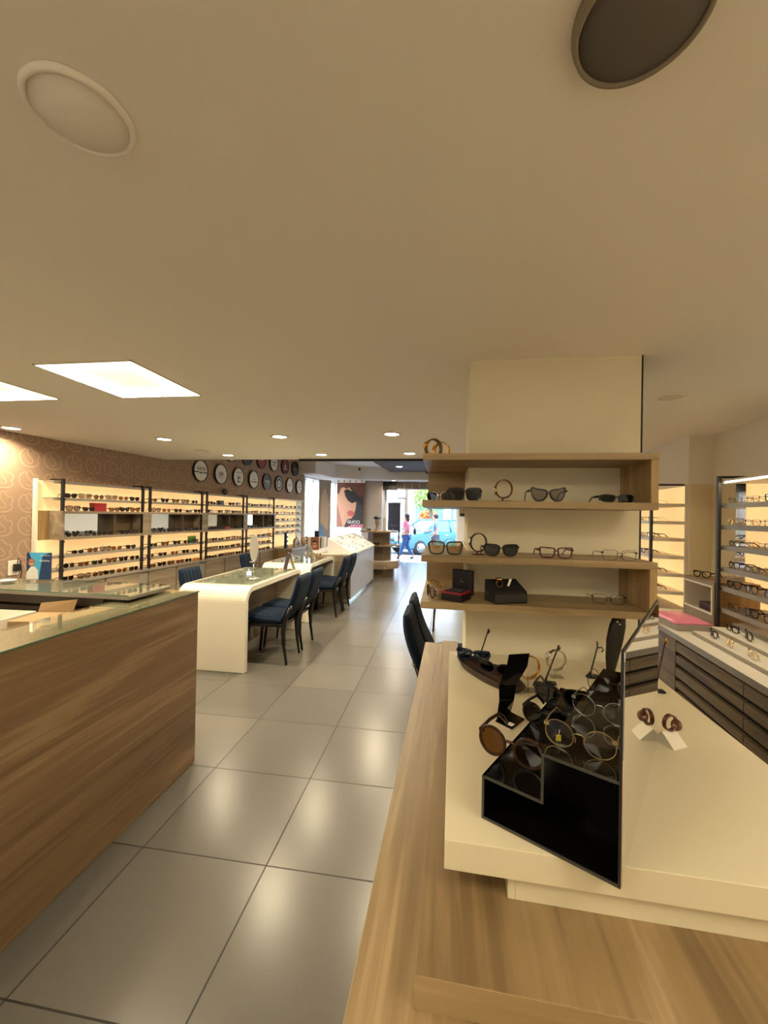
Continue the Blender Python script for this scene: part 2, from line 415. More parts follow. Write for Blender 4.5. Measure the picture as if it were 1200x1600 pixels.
# shop front: column, jamb, header, windows, open door
M_col = mat('taupe_column_paint', (150,136,124), .75)
struct(MB().box(-2.56,-1.93,12.72,13.42,0,2.615).build('wall_front', M_col), 'taupe column beside the entrance')
struct(MB().box(.47,2.95,13.3,13.5,0,3.24).build('wall_front', M_wall), 'white wall right of the entrance')
b = MB().box(-1.93,.47,13.2,13.5,2.40,2.615)
struct(b.build('trim_6', mat('dark_header', (44,38,36), .6)), 'dark beam over the entrance')
b = MB().box(-1.93,-1.5,12.9,13.19,2.36,2.61); struct(b.build('trim_7', M_grout), 'dark shutter box over the entrance')
b = MB().box(-1.5,.45,13.05,13.1,2.40,2.60,0)
for k in range(9): b.box(-1.5+.24*k,-1.485+.24*k,13.03,13.05,2.4,2.6,1)
b.box(-1.5,.45,13.02,13.06,2.385,2.405,1)
struct(b.build('trim_8', [mat('brown_transom', (128,112,98), .5), mat('light_transom_bar', (196,188,176), .5)]), 'brown transom panel over the entrance')
# front window between the corner and the column; side windows follow the left wall line
def window(name, p0, p1, z0, z1, muls, label):
    d = Vector((p1[0]-p0[0], p1[1]-p0[1], 0)); ln = d.length; ang = math.atan2(d.y, d.x)
    fr = MB().box(0,ln,-.03,.03,z0-.06,z0).box(0,ln,-.03,.03,z1,z1+.05)
    for u in muls: fr.box(u-.03,u+.03,-.035,.035,z0,z1)
    o = fr.build(name, mat('white_window_frame', (225,228,230), .4)); o.location = (p0[0],p0[1],0); o.rotation_euler = (0,0,ang)
    MB().box(0,ln,-.004,.004,z0,z1).build('pane', M_window, o); struct(o, label); return o
p = W(-4.66, 10.42); p2 = W(-4.66, 12.95)
window('window_1', (p.x,p.y), (p2.x,p2.y), .12, 2.55, [.04,.62,1.35,2.0,2.5], 'side shop window beyond the wallpapered wall')
window('window_2', (p2.x+.04,13.05), (-2.58,13.05), .12, 2.55, [.06,.95], 'front shop window behind the big poster')
struct(MB().box(-1.93,-1.87,13.38,13.48,0,2.4).box(.41,.47,13.38,13.48,0,2.4).build('door_1', mat('white_window_frame')), 'frame of the open shop door')
wallbox('baseboard_left', -4.62,-4.605,-2.5,3.3,0,.08, M_greywood, 'wood baseboard under the wallpaper')

# pillar carrying the display shelves
b = MB().box(.12,.905,2.05,2.36,0,ZC,0).box(.906,.914,2.052,2.36,0,ZC,1)
struct(b.build('wall_pillar', [M_pillar, M_grout]), 'cream pillar behind the wooden shelves')

# ---------------------------------------------------------------- ceiling fittings
for i, (a, c) in enumerate(PX):
    t = thing('ceiling_light_panel', 'square recessed light panel %s' % ('cut off at the left edge of the photo','nearest the middle of the room, whole in view')[i], 'ceiling light', ((a+c)/2, sum(PY)/2, ZC), 0, 'square light panels')
    hx, hy = (c-a)/2, (PY[1]-PY[0])/2
    f = MB()
    for q in ((-hx,-hx+.008,-hy,hy),(hx-.008,hx,-hy,hy),(-hx,hx,-hy,-hy+.008),(-hx,hx,hy-.008,hy)): f.box(*q,-.006,.045)
    f.build('frame', M_white, t)
    MB().box(-hx+.01,hx-.01,-hy+.01,hy-.01,.012,.03).build('diffuser', M_lampview, t)
    for ex, ey, sx, sy in ((0,-hy+.035,hx*1.8,.03),(0,hy-.035,hx*1.8,.03),(-hx+.035,0,.03,hy*1.8),(hx-.035,0,.03,hy*1.8)):   # edge-lit LED strips
        l = bpy.data.lights.new('panel_edge_light', 'AREA'); l.shape = 'RECTANGLE'; l.size = sx; l.size_y = sy; l.energy = PANEL_W/4; l.color = WARM
        o = bpy.data.objects.new('panel_edge_light', l); COL.objects.link(o); o.parent = t; o.location = (ex,ey,.010)
for i, (x, y) in enumerate(((-2.4,-.1),(-.9,-.1),(1.1,-.1),(-2.4,-1.5),(-.9,-1.5))):  # added panels, unseen, that brighten the ceiling and pillar front
    t = thing('ceiling_light_panel', 'added square light panel, unseen behind the viewer', 'ceiling light', (x,y,ZC), 0, 'square light panels')
    MB().box(-.31,.31,-.31,.31,-.02,-.001).build('frame', M_white, t)
    MB().box(-.29,.29,-.29,.29,-.026,-.02).build('diffuser', M_fillpanel, t)
DOWN = [(-2.99,3.99,1,'leftmost of the near row'),(-1.65,3.91,1,'middle of the near row'),(-.50,3.84,1,'rightmost of the near row'),
        (-2.91,5.16,1,'leftmost of the far row'),(-1.59,5.13,1,'middle of the far row'),(-.43,5.05,1,'rightmost of the far row'),
        (1.39,2.77,0,'unlit, right of the pillar'),(-4.14,3.36,1,'beside the wallpapered wall'),(-3.02,4.75,0,'unlit, between the two rows on the left')]
def downlight(x, y, z, on, label, r=.072, pw=DOWN_W, cat='downlight'):
    t = thing('downlight', 'round recessed ceiling downlight, '+label, cat, (x,y,z), 0, 'round downlights')
    MB().lathe([(r+.016,-.0005),(r+.016,-.004),(r,-.008),(r-.004,-.004),(r-.004,-.0005)], 32).build('trim_ring', M_white if on else M_ceil, t)
    MB().lathe([(r-.006,-.0008),(r-.006,-.004),(.001,-.0055)], 32).build('lamp_glass', M_down if on else M_offlamp, t)
    if on:
        l = bpy.data.lights.new('downlight_beam', 'AREA'); l.shape = 'DISK'; l.size = r*1.6; l.energy = pw; l.color = WARM
        l.spread = math.radians(150)
        o = bpy.data.objects.new('downlight_beam', l); COL.objects.link(o); o.parent = t; o.location = (0,0,-.012)
for x, y, on, lb in DOWN: downlight(x, y, ZC, on, lb)
downlight(-1.2,10.9,2.86,1,'in the charcoal panel by the entrance', .09, 20)
for _x, _y in ((.6,10.9),(-1.2,7.6),(.6,7.6)): downlight(_x,_y,3.0 if _y < 9 else 2.86,1,'added in the high ceiling of the shop front',.09,22)  # extra lamps added to lift the dark front zone
downlight(-1.55,12.55,2.62,1,'in the white soffit over the column', .06, 6)
for x, y in ((-3.0,.3),(1.3,.2),(-.2,-1.6),(-3.2,-1.6)): downlight(x, y, ZC, 1, 'added unseen behind the viewer', .072, 7)  # added downlights out of view, more light for ceiling and pillar
for nm, x, y, r, gm, lb in (('left', -.71,.69,.092, M_ceil, 'round cream ceiling speaker at the top left'),('right', .285,.66,.098, mat('grey_speaker_mesh',(104,98,90),.8,bump=.4,bscale=900), 'round dark grey ceiling speaker at the top right')):
    t = thing('ceiling_speaker', lb, 'speaker', (x,y,ZC))
    dz = .012 if nm == 'left' else .02
    MB().lathe([(r,-.0005),(r,-dz*.4),(r-.004,-dz),(r-.010,-dz),(r-.012,-.0005)], 56).build('rim', M_ceil if nm == 'left' else mat('taupe_plastic',(140,130,112),.6), t)
    MB().lathe([(r-.012,-.0008),(r-.012,-dz+.003),(.02,-dz),(.001,-dz)], 56).build('grille', gm, t)
for x, y, z, lb in ((-2.55,12.14,2.93,'small black camera high on the left of the white soffit'),(-.5,12.14,2.84,'small black camera on the white soffit above the entrance')):
    t = thing('security_camera', lb, 'camera', (x,y,z))
    MB().lathe([(.035,0),(.035,.02),(.02,.03)], 16).build('mount', M_black, t); MB().ball((0,0,-.015), .032, n=14).build('dome', M_black, t)

# ---------------------------------------------------------------- eyewear
FR = {'black': mat('black_acetate',(16,14,14),.22), 'tortoiseshell': mat('tortoise_acetate',(74,42,20),.22,noise=.8,nscale=160), 'brown': mat('brown_acetate',(84,50,30),.25),
      'grey': mat('grey_acetate',(96,90,88),.3), 'red': mat('red_acetate',(120,24,20),.25), 'dark red': mat('dark_red_acetate',(76,22,18),.25), 'gold': M_gold, 'pale gold': mat('pale_gold_wire',(176,156,108),.3,.8), 'silver': M_silver,
      'gunmetal': mat('gunmetal_wire',(58,54,50),.3,.8), 'clear': M_clearac, 'orange': mat('orange_acetate',(214,104,36),.3), 'blue': mat('blue_acetate',(24,38,66),.25),
      'beige': mat('beige_acetate',(176,140,104),.3), 'white': mat('white_acetate',(228,226,220),.3)}
LN = {'dark': lens_mat('dark_lens',(.02,.018,.017),.045), 'brown': lens_mat('brown_lens',(.20,.10,.03),.08), 'clear': lens_mat('demo_lens',(.93,.93,.92),.07),
      'smoke': lens_mat('smoke_lens',(.30,.27,.27),.08), 'amber': lens_mat('amber_gradient_lens',(.62,.42,.20),.08), 'blue': lens_mat('blue_lens',(.10,.16,.30),.1)}
STY = {  # a, b, exponent, top widening, outer lift, rim, bridge
 'round': (.0245,.0240,2.0,.0,.0,.0040,.019), 'square': (.0275,.0195,4.5,.14,.20,.0058,.017), 'wayfarer': (.0275,.0215,2.8,.20,.26,.0066,.018),
 'cat-eye': (.0285,.0225,2.6,.30,.72,.0066,.016), 'aviator': (.0290,.0245,2.3,.16,.03,.0014,.017), 'oval': (.0260,.0185,2.2,.0,.0,.0038,.018),
 'oversized': (.0315,.0258,3.6,.11,.10,.0062,.015), 'narrow': (.0290,.0150,3.4,.04,.08,.0042,.017), 'thin round': (.0255,.0240,2.1,.0,.0,.0012,.019),
 'thin square': (.0275,.0205,3.6,.07,.05,.0013,.018)}
def lens_pts(style, sgn, n):
    a, bb, ex, tw, cat, rim, br = STY[style]; out = []
    for i in range(n):
        t = 2*PI*i/n; c, s = math.cos(t), math.sin(t)
        x = a*math.copysign(abs(c)**(2/ex), c); z = bb*math.copysign(abs(s)**(2/ex), s)
        x *= 1+tw*z/bb; z += cat*bb*max(0, x/a)**1.6*(z/bb+1)/2
        out.append((sgn*(x+a+br/2), z+bb+rim*.6))
    return out
_gm = {}
def glasses_mesh(style, fc, lc, n=20, folded=False):
    key = (style, fc, lc, n, folded)
    if key in _gm: return _gm[key]
    a, bb, ex, tw, cat, rim, br = STY[style]; wire = rim < .002; d = .0011 if wire else .0020
    R = {}; front = MB()
    for sgn, nm in ((-1,'l'),(1,'r')):
        P = lens_pts(style, sgn, n); cx = sgn*(a+br/2); cz = bb+rim*.6; vs = []; fs = []
        def off(p, k):
            v = Vector((p[0]-cx, p[1]-cz)); l = v.length; v = v*((l+k)/l); return (cx+v.x, cz+v.y)
        for p in P:
            i_, o_ = off(p, -rim*.35), off(p, rim*.65)
            curve = .006*((abs(p[0])/(.06))**2)
            vs += [(i_[0],-d+curve,i_[1]),(o_[0],-d+curve,o_[1]),(o_[0],d+curve,o_[1]),(i_[0],d+curve,i_[1])]
        for j in range(n):
            k = (j+1) % n
            for q in range(4): fs.append((j*4+q, j*4+(q+1) % 4, k*4+(q+1) % 4, k*4+q))
        front.add(vs, fs, 0, False)
        L = MB(); pv = [(off(p,-rim*.3)) for p in P]
        vs = [(q[0], .0004+.006*((abs(q[0])/.06)**2), q[1]) for q in pv]; L.add(vs, [list(range(n))]); R['lens_'+nm] = (L, [LN[lc]])
        W2 = 2*a+br/2+a*tw; zt = bb*1.45+rim*.6+cat*bb*.5; tr = .0011 if wire else .0026
        front.box(min(sgn*(W2-.006),sgn*(W2+.003)), max(sgn*(W2-.006),sgn*(W2+.003)), .004, .010, zt-.003, zt+.003)
        T = MB()
        if folded: T.tube([(sgn*(W2+.001),.010,zt),(sgn*(W2-.01),.013,zt-.001),(-sgn*(W2-.045),.016+.004*(sgn+1),zt-.006),(-sgn*(W2-.010),.018+.004*(sgn+1),zt-.026)], [tr*1.3,tr*1.2,tr,tr*1.1], 5)
        else: T.tube([(sgn*(W2+.001),.008,zt),(sgn*(W2+.002),.05,zt),(sgn*(W2-.001),.090,zt-.002),(sgn*(W2-.004),.110,zt*.55),(sgn*(W2-.007),.126,.003)], [tr*1.4,tr*1.2,tr,tr*1.2,tr], 5, flat=(1.5,.8) if not wire else None)
        R['temple_'+nm] = (T, [FR[fc]])
    zb = bb*1.35+rim*.6
    front.tube([(-br/2-.002,.0006,zb-.004),(-br/4,0,zb+.001),(br/4,0,zb+.001),(br/2+.002,.0006,zb-.004)], (.0012 if wire else .0026), 5)
    if wire:
        for sg in (-1,1): front.tube([(sg*br*.42,.002,zb-.006),(sg*br*.36,.008,zb-.012),(sg*br*.40,.009,zb-.020)], .0011, 4)
    R['front_frame'] = (front, [FR[fc]])
    out = {}
    for k, (m_, mt) in R.items(): out[k] = m_.mesh('eyewear_'+k, mt)
    one = MB(); one.add(front.v, front.f, 0)
    for s_ in 'lr':
        one.add(R['lens_'+s_][0].v, R['lens_'+s_][0].f, 1); one.add(R['temple_'+s_][0].v, R['temple_'+s_][0].f, 0)
    out['one'] = one.mesh('eyewear', [FR[fc], LN[lc]])
    _gm[key] = out; return out
KIND = {'dark':'sunglasses','brown':'sunglasses','smoke':'sunglasses','amber':'sunglasses','blue':'sunglasses','clear':'eyeglasses'}
def place_glasses(style, fc, lc, loc, rot, label, group=None, parts=True, scale=1.0, n=20, folded=False):
    G = glasses_mesh(style, fc, lc, n, folded); nm = KIND[lc]
    if not parts:
        o = inst(nm, G['one'], None, loc, rot); o.scale = (scale,)*3
        return tag(o, label, 'glasses', group)
    t = thing(nm, label, 'glasses', loc, 0, group); t.rotation_euler = rot; t.scale = (scale,)*3
    inst('front_frame', G['front_frame'], t)
    for s_ in 'lr': inst('lens', G['lens_'+s_], t); inst('temple', G['temple_'+s_], t)
    return t
def desc(style, fc, lc):
    return ('%s %s %s' % (fc, style, KIND[lc]))
SUNSET = [('wayfarer','black','dark'),('cat-eye','black','dark'),('round','tortoiseshell','brown'),('oversized','black','smoke'),('aviator','gold','brown'),
          ('square','brown','brown'),('oval','black','dark'),('cat-eye','tortoiseshell','brown'),('oversized','brown','smoke'),('round','black','dark'),('wayfarer','tortoiseshell','dark'),('square','black','dark')]

# ---------------------------------------------------------------- left wall: back-lit display bays
BAYN = ['nearest','second','third','fourth','farthest']
ROWN = ['top','second','third','fourth','bottom']
XF, XB = -4.45, -4.60
def bay(k, t0, wdt, gap):
    t = thing('display_bay', '%s back-lit bay of black framed sunglasses shelving on the wallpapered wall' % BAYN[k], 'display shelves', W(0,0,.752), RZ, 'sunglasses display bays')
    z = lambda h: h-.752
    y0, y1 = t0, t0+wdt+gap
    lo = y0 if k else y0-.16
    MB().box(XB-.012,XB,lo,y1,z(.755),z(1.862)).build('back_panel', M_glow, t)
    for h in (1.862,1.68,1.045,.895):
        ya = y0-.09 if k == 0 else y0
        MB().box(XB+.001,XF-.008,ya,y1-.032,z(h)-.012,z(h)).box(XF-.008,XF,ya,y1-.032,z(h)-.03,z(h)).build('shelf', M_greymetal, t)
    for yy in (y0, y0+wdt):
        p = MB().box(XF+.002,XF+.03,yy-.014,yy+.014,z(.755),z(1.888)).box(XB+.004,XF+.002,yy-.012,yy+.012,z(1.872),z(1.888))
        for h in (1.68,1.53,1.215,1.045,.895): p.box(XF-.02,XF+.034,yy+.014,yy+.02,z(h)-.03,z(h)-.012)
        p.build('post', M_black, t)
    n = MB()
    n.box(XB+.001,XF+.035,y0-.02,y1-.022,z(1.505),z(1.535)).box(XB+.001,XF+.035,y0-.02,y1-.022,z(1.215),z(1.245))
    n.box(XB+.001,XF+.035,y0-.02,y0+.012,z(1.245),z(1.505)).box(XB+.001,XF+.034,y0+wdt-.005,y0+wdt+gap-.022,z(1.245),z(1.505))
    nb = n.build('niche', M_greywood, t)
    MB().box(XB+.002,XB+.012,y0+.012,y0+wdt*.62,z(1.246),z(1.504)).build('mirror', M_mirror, t)
    MB().box(XB+.002,XB+.012,y0+wdt*.62,y0+wdt-.005,z(1.246),z(1.504)).box(XB+.012,XF-.01,y0+wdt*.62,y0+wdt*.62+.02,z(1.246),z(1.504)).build('wood_back', mat('niche_brown_wood',(96,78,54),.5,noise=.5,nscale=12), t)
    if k == 0:
        MB().box(XB,XB+.014,lo+.03,y0-.02,z(1.215),z(1.535)).build('side_panel', M_oakz, t)
        MB().box(XB-.014,XB+.03,lo-.02,lo,z(.755),z(1.875)).build('end_panel', M_white, t)
    # cabinet with two doors under the bay
    c = thing('base_cabinet', '%s grey wood base cabinet under the sunglasses display wall' % BAYN[k], 'cabinet', W(0,0,0), RZ, 'base cabinets on the left wall')
    MB().box(-4.604,XF-.02,lo,y1-.001,.002,.715).build('carcass', M_greymetal, c)
    MB().box(-4.612,XF+.012,lo,y1-.001,.716,.7505).build('counter_top', M_greymetal, c)
    half = wdt/2
    for j in range(2):
        MB().box(XF-.019,XF,y0+.03+j*half,y0+half-.006+j*half,.06,.712).build('door', M_greywood, c, .002)
    return t
T0 = 3.576
for k in range(4): bay(k, T0+1.2262*k, 1.1, .1262 if k < 3 else .08)
RACK = {}  # bay -> rows of (position 0..1); heights of the shelf tops
ROWS = [1.681,1.536,1.046,.896,.7515]
COUNTS = [[.10,.26,.42,.58,.74,.90],[.13,.30,.62,.76,.91],[.19,.36,.52,.66,.86],[.10,.26,.42,.60,.76,.92],[.09,.27,.43,.57,.74,.91]], \
         [[.07,.28,.48,.67,.87],[.13,.31,.53,.75,.93],[.09,.30,.52,.72,.90],[.05,.26,.48,.70,.90],[.08,.25,.42,.59,.76,.93]], \
         [[.10,.25,.68,.88],[.11,.38,.58,.76,.91],[.09,.24,.41,.60,.77,.92],[.09,.24,.42,.58,.74,.91],[.09,.24,.42,.58,.74,.91]], \
         [[.10,.26,.42,.58,.74,.90],[.10,.26,.42,.58,.74,.90],[.30,.50,.68,.86],[.10,.46,.66,.86],[.10,.48,.66,.84]]
for k in range(4):
    for r, row in enumerate(COUNTS[k]):
        for i, u in enumerate(row):
            st, fc, lc = SUNSET[(k*5+r*3+i*7+(i*i) % 4) % len(SUNSET)]
            if k == 1 and r == 4 and i == 3: st, fc, lc = 'wayfarer','red','brown'
            if k == 1 and r == 4 and i == 5: st, fc, lc = 'square','orange','amber'
            if k == 0 and r == 0 and i in (1,3): st, fc, lc = 'oversized','beige','smoke'
            y = T0+1.2262*k+1.1*u
            lb = '%s, %s from left on the %s lit shelf of the %s wall bay' % (desc(st,fc,lc), ORD[i], ROWN[r], BAYN[k])
            place_glasses(st, fc, lc, W(XF-.007, y, ROWS[r]), (0,0,PI/2+RZ+rnd.uniform(-.22,.05)), lb, 'sunglasses on the lit left wall', parts=(k < 2), n=20 if k < 2 else 14, folded=(k, r, i) == (1, 2, 4))
# sunglasses lying in the niches in front of the mirrors
for k, us in enumerate([[.10,.24,.38,.52,.74,.88],[.10,.23,.36,.49,.74,.88],[.10,.23,.36,.73,.87],[.10,.23,.38,.51,.73,.87]]):
    for i, u in enumerate(us):
        st, fc, lc = (('cat-eye','black','dark'),('oversized','black','smoke'),('round','black','dark'),('wayfarer','tortoiseshell','dark'))[(i+k) % 4]
        lb = '%s, %s from left in the mirrored niche of the %s wall bay' % (desc(st,fc,lc), ORD[i], BAYN[k])
        place_glasses(st, fc, lc, W(XF+.022-.012*(i % 2), T0+1.2262*k+1.1*u, 1.2455), (0,0,PI/2+RZ+rnd.uniform(-.25,-.05)), lb, 'sunglasses in the mirrored niches', parts=(k < 2), n=14, scale=.90)
def card_box(name, label, cat, x, y, z, sx, sy, sz, m, lid=None):
    t = thing(name, label, cat, W(x,y,z), RZ)
    MB().box(-sx/2,sx/2,-sy/2,sy/2,0,sz*.72).build('body', m, t, .002)
    MB().box(-sx/2-.001,sx/2+.001,-sy/2-.001,sy/2+.001,sz*.72,sz).build('lid', lid or m, t, .002)
    return t
card_box('gift_box','red box among sunglasses on the second lit shelf','box', XF-.05, T0+.49, 1.5355, .08,.16,.10, mat('red_box',(158,28,30),.5))
card_box('gift_box','green box on the upper shelf below the mirrored niche of the second bay','box', XF-.085, T0+1.2262+1.0, 1.0465, .04,.15,.105, mat('green_box',(66,128,40),.5), mat('light_green_lid',(140,180,90),.5))
card_box('gift_box','small black box on the top lit shelf of the third bay','box', XF-.05, T0+2.4524+.46, 1.6815, .07,.12,.075, M_legblk)
card_box('eyeglass_case','red eyewear case lying in the mirrored niche of the third bay','case', XF-.01, T0+2.4524+.60, 1.2455, .06,.16,.04, mat('red_case',(150,36,40),.5))
t = thing('ornament', 'small dark round ornament on top of the third wall bay', 'ornament', W(-4.52, T0+2.4524+.62, 1.868))
MB().ball((0,0,.062),.055,n=16).build('ball', mat('slate_ball',(70,72,74),.5), t); MB().lathe([(.03,0),(.03,.01),(.02,.014)],16).build('base', M_black, t)

# far bay without posts, with its deeper counter
E0, E1 = 8.48, 9.85
t = thing('display_bay', 'farthest back-lit bay with a white end panel, beside the shop window', 'display shelves', W(0,0,.77), RZ, 'sunglasses display bays')
MB().box(XB-.012,XB,E0,E1,-.015,1.092).build('back_panel', M_glow, t)
MB().box(XB-.012,XF+.01,E0-.012,E1+.3,1.092,1.11).build('top_board', M_white, t)
EZ = [1.68,1.53,1.37,1.22,1.08]
for h in EZ: MB().box(XB+.001,XF,E0,E1,h-.77-.012,h-.77).box(XF,XF+.008,E0,E1,h-.80,h-.77).build('shelf', M_greymetal, t)
MB().box(XB-.012,XB+.02,E1+.001,E1+.3,-.01,1.091).build('end_panel', M_white, t)
for h in EZ: MB().box(XB+.021,XF+.02,E1+.06,E1+.28,h-.775,h-.765).build('side_shelf', M_greymetal, t)
for r, h in enumerate(EZ):
    for i in range(5 if r else 6):
        st, fc, lc = SUNSET[(r*5+i*3) % len(SUNSET)]
        place_glasses(st, fc, lc, W(XF-.001, E0+.12+i*(.235 if r == 0 else .27), h+.0005), (0,0,PI/2+RZ+rnd.uniform(-.2,.1)),
            '%s, %s from left on the %s shelf of the farthest wall bay' % (desc(st,fc,lc), ORD[i], ROWN[r]), 'sunglasses on the lit left wall', parts=False, n=14)
t = thing('side_counter', 'deep grey counter beneath the farthest bay on the left wall', 'counter', W(0,0,0), RZ)
MB().box(-4.6,-4.06,E0+.03,9.9,.002,.708).build('body', M_greywood, t); MB().box(-4.615,-4.02,E0-.02,9.95,.709,.752).build('counter_top', M_greymetal, t, .003)
MB().box(-4.6,-4.03,E0-.018,E0+.029,.002,.708).build('side_panel', M_oakz, t)
def figure(kind, x, y):
    if kind == 'bottle':
        t = thing('display_tower', 'narrow dark display tower on the far left counter', 'display stand', W(x,y,.753), RZ)
        MB().box(-.04,.04,-.05,.05,0,.02).build('base', M_black, t); MB().box(-.03,.03,-.04,.04,.02,.36).build('body', M_black, t, .004)
        for h in (.08,.18,.28): MB().box(.0305,.034,-.03,.03,h,h+.05).build('window', M_silver, t)
    elif kind == 'toy':
        t = thing('wooden_figure', 'small pale wooden house figure on the far left counter', 'ornament', W(x,y,.753), RZ)
        MB().prism([(-.07,0),(.07,0),(.07,.14),(0,.2),(-.07,.14)],'x',-.03,.03).build('body', M_oakz, t, .003)
        MB().box(.0305,.034,-.04,.04,.03,.09).build('doorway', M_black, t); MB().tube([(0,.05,.15),(0,.05,.24)],.012,8).build('chimney', M_black, t)
    else:
        t = thing('plush_head', 'beige plush animal head with dark eyes on the far left counter', 'ornament', W(x,y,.753), RZ)
        MB().ball((0,0,.10),.09,.13,.10,n=18).build('head', mat('beige_plush',(206,176,150),.9,bump=.3,bscale=80), t)
        for s_ in (-1,1):
            MB().ball((.078,s_*.05,.115),.018,n=10).build('eye', M_black, t); MB().ball((0,s_*.09,.19),.035,n=10).build('ear', mat('beige_plush'), t)
figure('bottle', -4.25, 8.62); figure('toy', -4.2, 9.0); figure('head', -4.2, 9.52)
t = thing('handbag', 'small dark brown bag standing beside the plush head', 'bag', W(-4.28,9.28,.753), RZ)
MB().ball((0,0,.075),.05,.085,.075,n=14).build('body', mat('brown_leather',(70,48,36),.5), t); MB().tube([(0,-.05,.13),(0,-.03,.19),(0,.03,.19),(0,.05,.13)],.006,6).build('handle', mat('brown_leather'), t)

# ---------------------------------------------------------------- round brand plaques
M_pw = mat('plaque_white',(214,210,204),.5); M_pk = mat('plaque_dark',(44,44,46),.45); M_pr = mat('plaque_red',(140,34,34),.5); M_pb = mat('plaque_maroon',(104,28,32),.5)
M_ink = mat('plaque_ink',(60,58,56),.6)
def stroke(pts, wd): return MB().tube(pts, wd, 5)
def plaque(y, z, face, label, marks):
    t = thing('brand_plaque', label, 'plaque', W(-4.616, y, z), PI/2+RZ, 'round brand plaques')
    MB().ring((0,0,0), .172, .187, -.034, 0, 40).build('rim', M_black, t)
    MB().prism([(.173*math.cos(2*PI*i/40), .173*math.sin(2*PI*i/40)) for i in range(40)], 'y', -.026, -.001).build('face', face, t)
    for m_ in marks:
        kind, ink = m_[0], m_[1]
        if kind == 'text':
            o = inst('lettering', text_mesh(m_[2], m_[3], ink, .001, True), t, (m_[4] if len(m_) > 5 else 0, -.0275, m_[-1]), (PI/2,0,0))
        elif kind == 'bar':
            MB().box(m_[2],m_[3],-.029,-.0265,m_[4],m_[5]).build('mark', ink, t)
        elif kind == 'wave':
            MB().tube([(-m_[2]+2*m_[2]*i/16,-.0275,m_[3]+.014*math.sin(i*2.1)) for i in range(17)], .004, 4).build('mark', ink, t)
        elif kind == 'ring':
            MB().ring((0,0,0), m_[2], m_[3], -.029, -.0265, 36).build('emblem_ring', ink, t)
        elif kind == 'disc':
            MB().prism([(m_[2]*math.cos(2*PI*i/32), m_[2]*math.sin(2*PI*i/32)) for i in range(32)],'y',-.0285,-.0265).build('emblem', ink, t)
P0 = 6.064
row1 = [(M_pw,'white round plaque reading GUCCI between two dark bars',[('text',M_ink,'GUCCI',.072,.035),('bar',M_ink,-.16,-.05,-.035,-.015),('bar',M_ink,.05,.16,-.035,-.015),('wave',M_ink,.03,-.03)]),
 (M_pw,'white round plaque with two large letters CH',[('text',M_ink,'CH',.095,.0),('bar',M_ink,-.10,.10,-.068,-.062)]),
 (M_pw,'white round plaque with interlaced letters J and C',[('text',M_ink,'J',.15,-.02,-.03),('text',M_ink,'C',.15,.02,-.06),('bar',M_ink,-.08,.08,.085,.095)]),
 (M_pw,'white round plaque with a small emblem above a thin line of lettering',[('disc',M_greymetal,.018),('wave',M_ink,.12,-.05)]),
 (M_pk,'charcoal round plaque with bold pale lettering',[('text',M_pw,'POLO',.075,.0),('bar',M_pw,-.02,.02,-.07,-.06)]),
 (M_pk,'dark round plaque with a pale ringed emblem',[('ring',M_pw,.13,.145),('disc',M_pw,.075),('wave',M_pk,.05,.02),('wave',M_pk,.05,-.025)]),
 (M_pw,'white round plaque with slanting grey script, second from the window',[('wave',M_greymetal,.11,.0)]),
 (M_pw,'white round plaque with one grey line, nearest the window',[('bar',M_greymetal,-.10,.10,-.008,.008)])]
for i, (fm, lb, mk) in enumerate(row1): plaque(P0+.565*i, 2.248, fm, lb+', lower row', mk)
row2 = [(M_pw,'white round plaque just visible under the ceiling edge',[('bar',M_ink,-.08,.08,-.09,-.08)]),
 (M_pk,'dark round plaque cut by the ceiling edge, left of the bright red one',[('bar',M_pw,-.08,.08,-.01,.01)]),
 (M_pr,'bright red round plaque cut by the ceiling edge',[('wave',M_pw,.10,.0)]),
 (M_pw,'white round plaque with dark lettering between two red plaques',[('wave',M_ink,.10,.02),('bar',M_ink,-.09,.09,-.05,-.035)]),
 (M_pb,'maroon round plaque with a pale emblem over a line',[('disc',M_pw,.032),('bar',M_pw,-.09,.09,-.075,-.06)]),
 (M_pk,'charcoal round plaque with pale script at the end of the upper row',[('wave',M_pw,.12,.0)])]
for i, (fm, lb, mk) in enumerate(row2): plaque(6.925+.565*i, 2.70, fm, lb, mk)

# ---------------------------------------------------------------- reception counters on the left
t = thing('reception_counter', 'long wood fronted reception counter with a glass top, at the left edge', 'counter', (-1.506,0,0))
MB().box(-.024,0,.1,2.352,.002,1.053).build('front_panel', M_walnut, t, .001)
MB().box(-.272,-.0245,.1,2.36,1.02,1.052).build('top_board', mat('tan_board',(150,132,100),.5), t)
MB().box(-.26,-.0245,.12,2.34,.002,1.018).build('body', M_greywood, t)
g = MB().box(-.278,.002,.1,2.362,1.0535,1.0615).build('glass_top', M_glass, t)
MB().box(.0022,.0032,.1,2.362,1.0537,1.0613).build('glass_edge', M_edge, g)
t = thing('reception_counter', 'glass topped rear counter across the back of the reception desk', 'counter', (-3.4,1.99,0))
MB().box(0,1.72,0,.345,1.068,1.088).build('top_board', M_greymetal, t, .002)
MB().box(.01,1.50,.03,.335,.002,1.0).box(.01,1.55,.012,.335,1.02,1.067).build('body', mat('shade_darkened_wood', (54,42,32), .5), t)  # shade of the open compartments is put into the body colour
g = MB().box(-.002,1.722,-.003,.348,1.0885,1.096).build('glass_top', M_glass, t); MB().box(-.002,1.722,-.0042,-.0032,1.0887,1.0958).build('glass_edge', M_edge, g)
t = thing('work_desk', 'low work desk inside the reception counter', 'desk', (-2.7,.9,0))
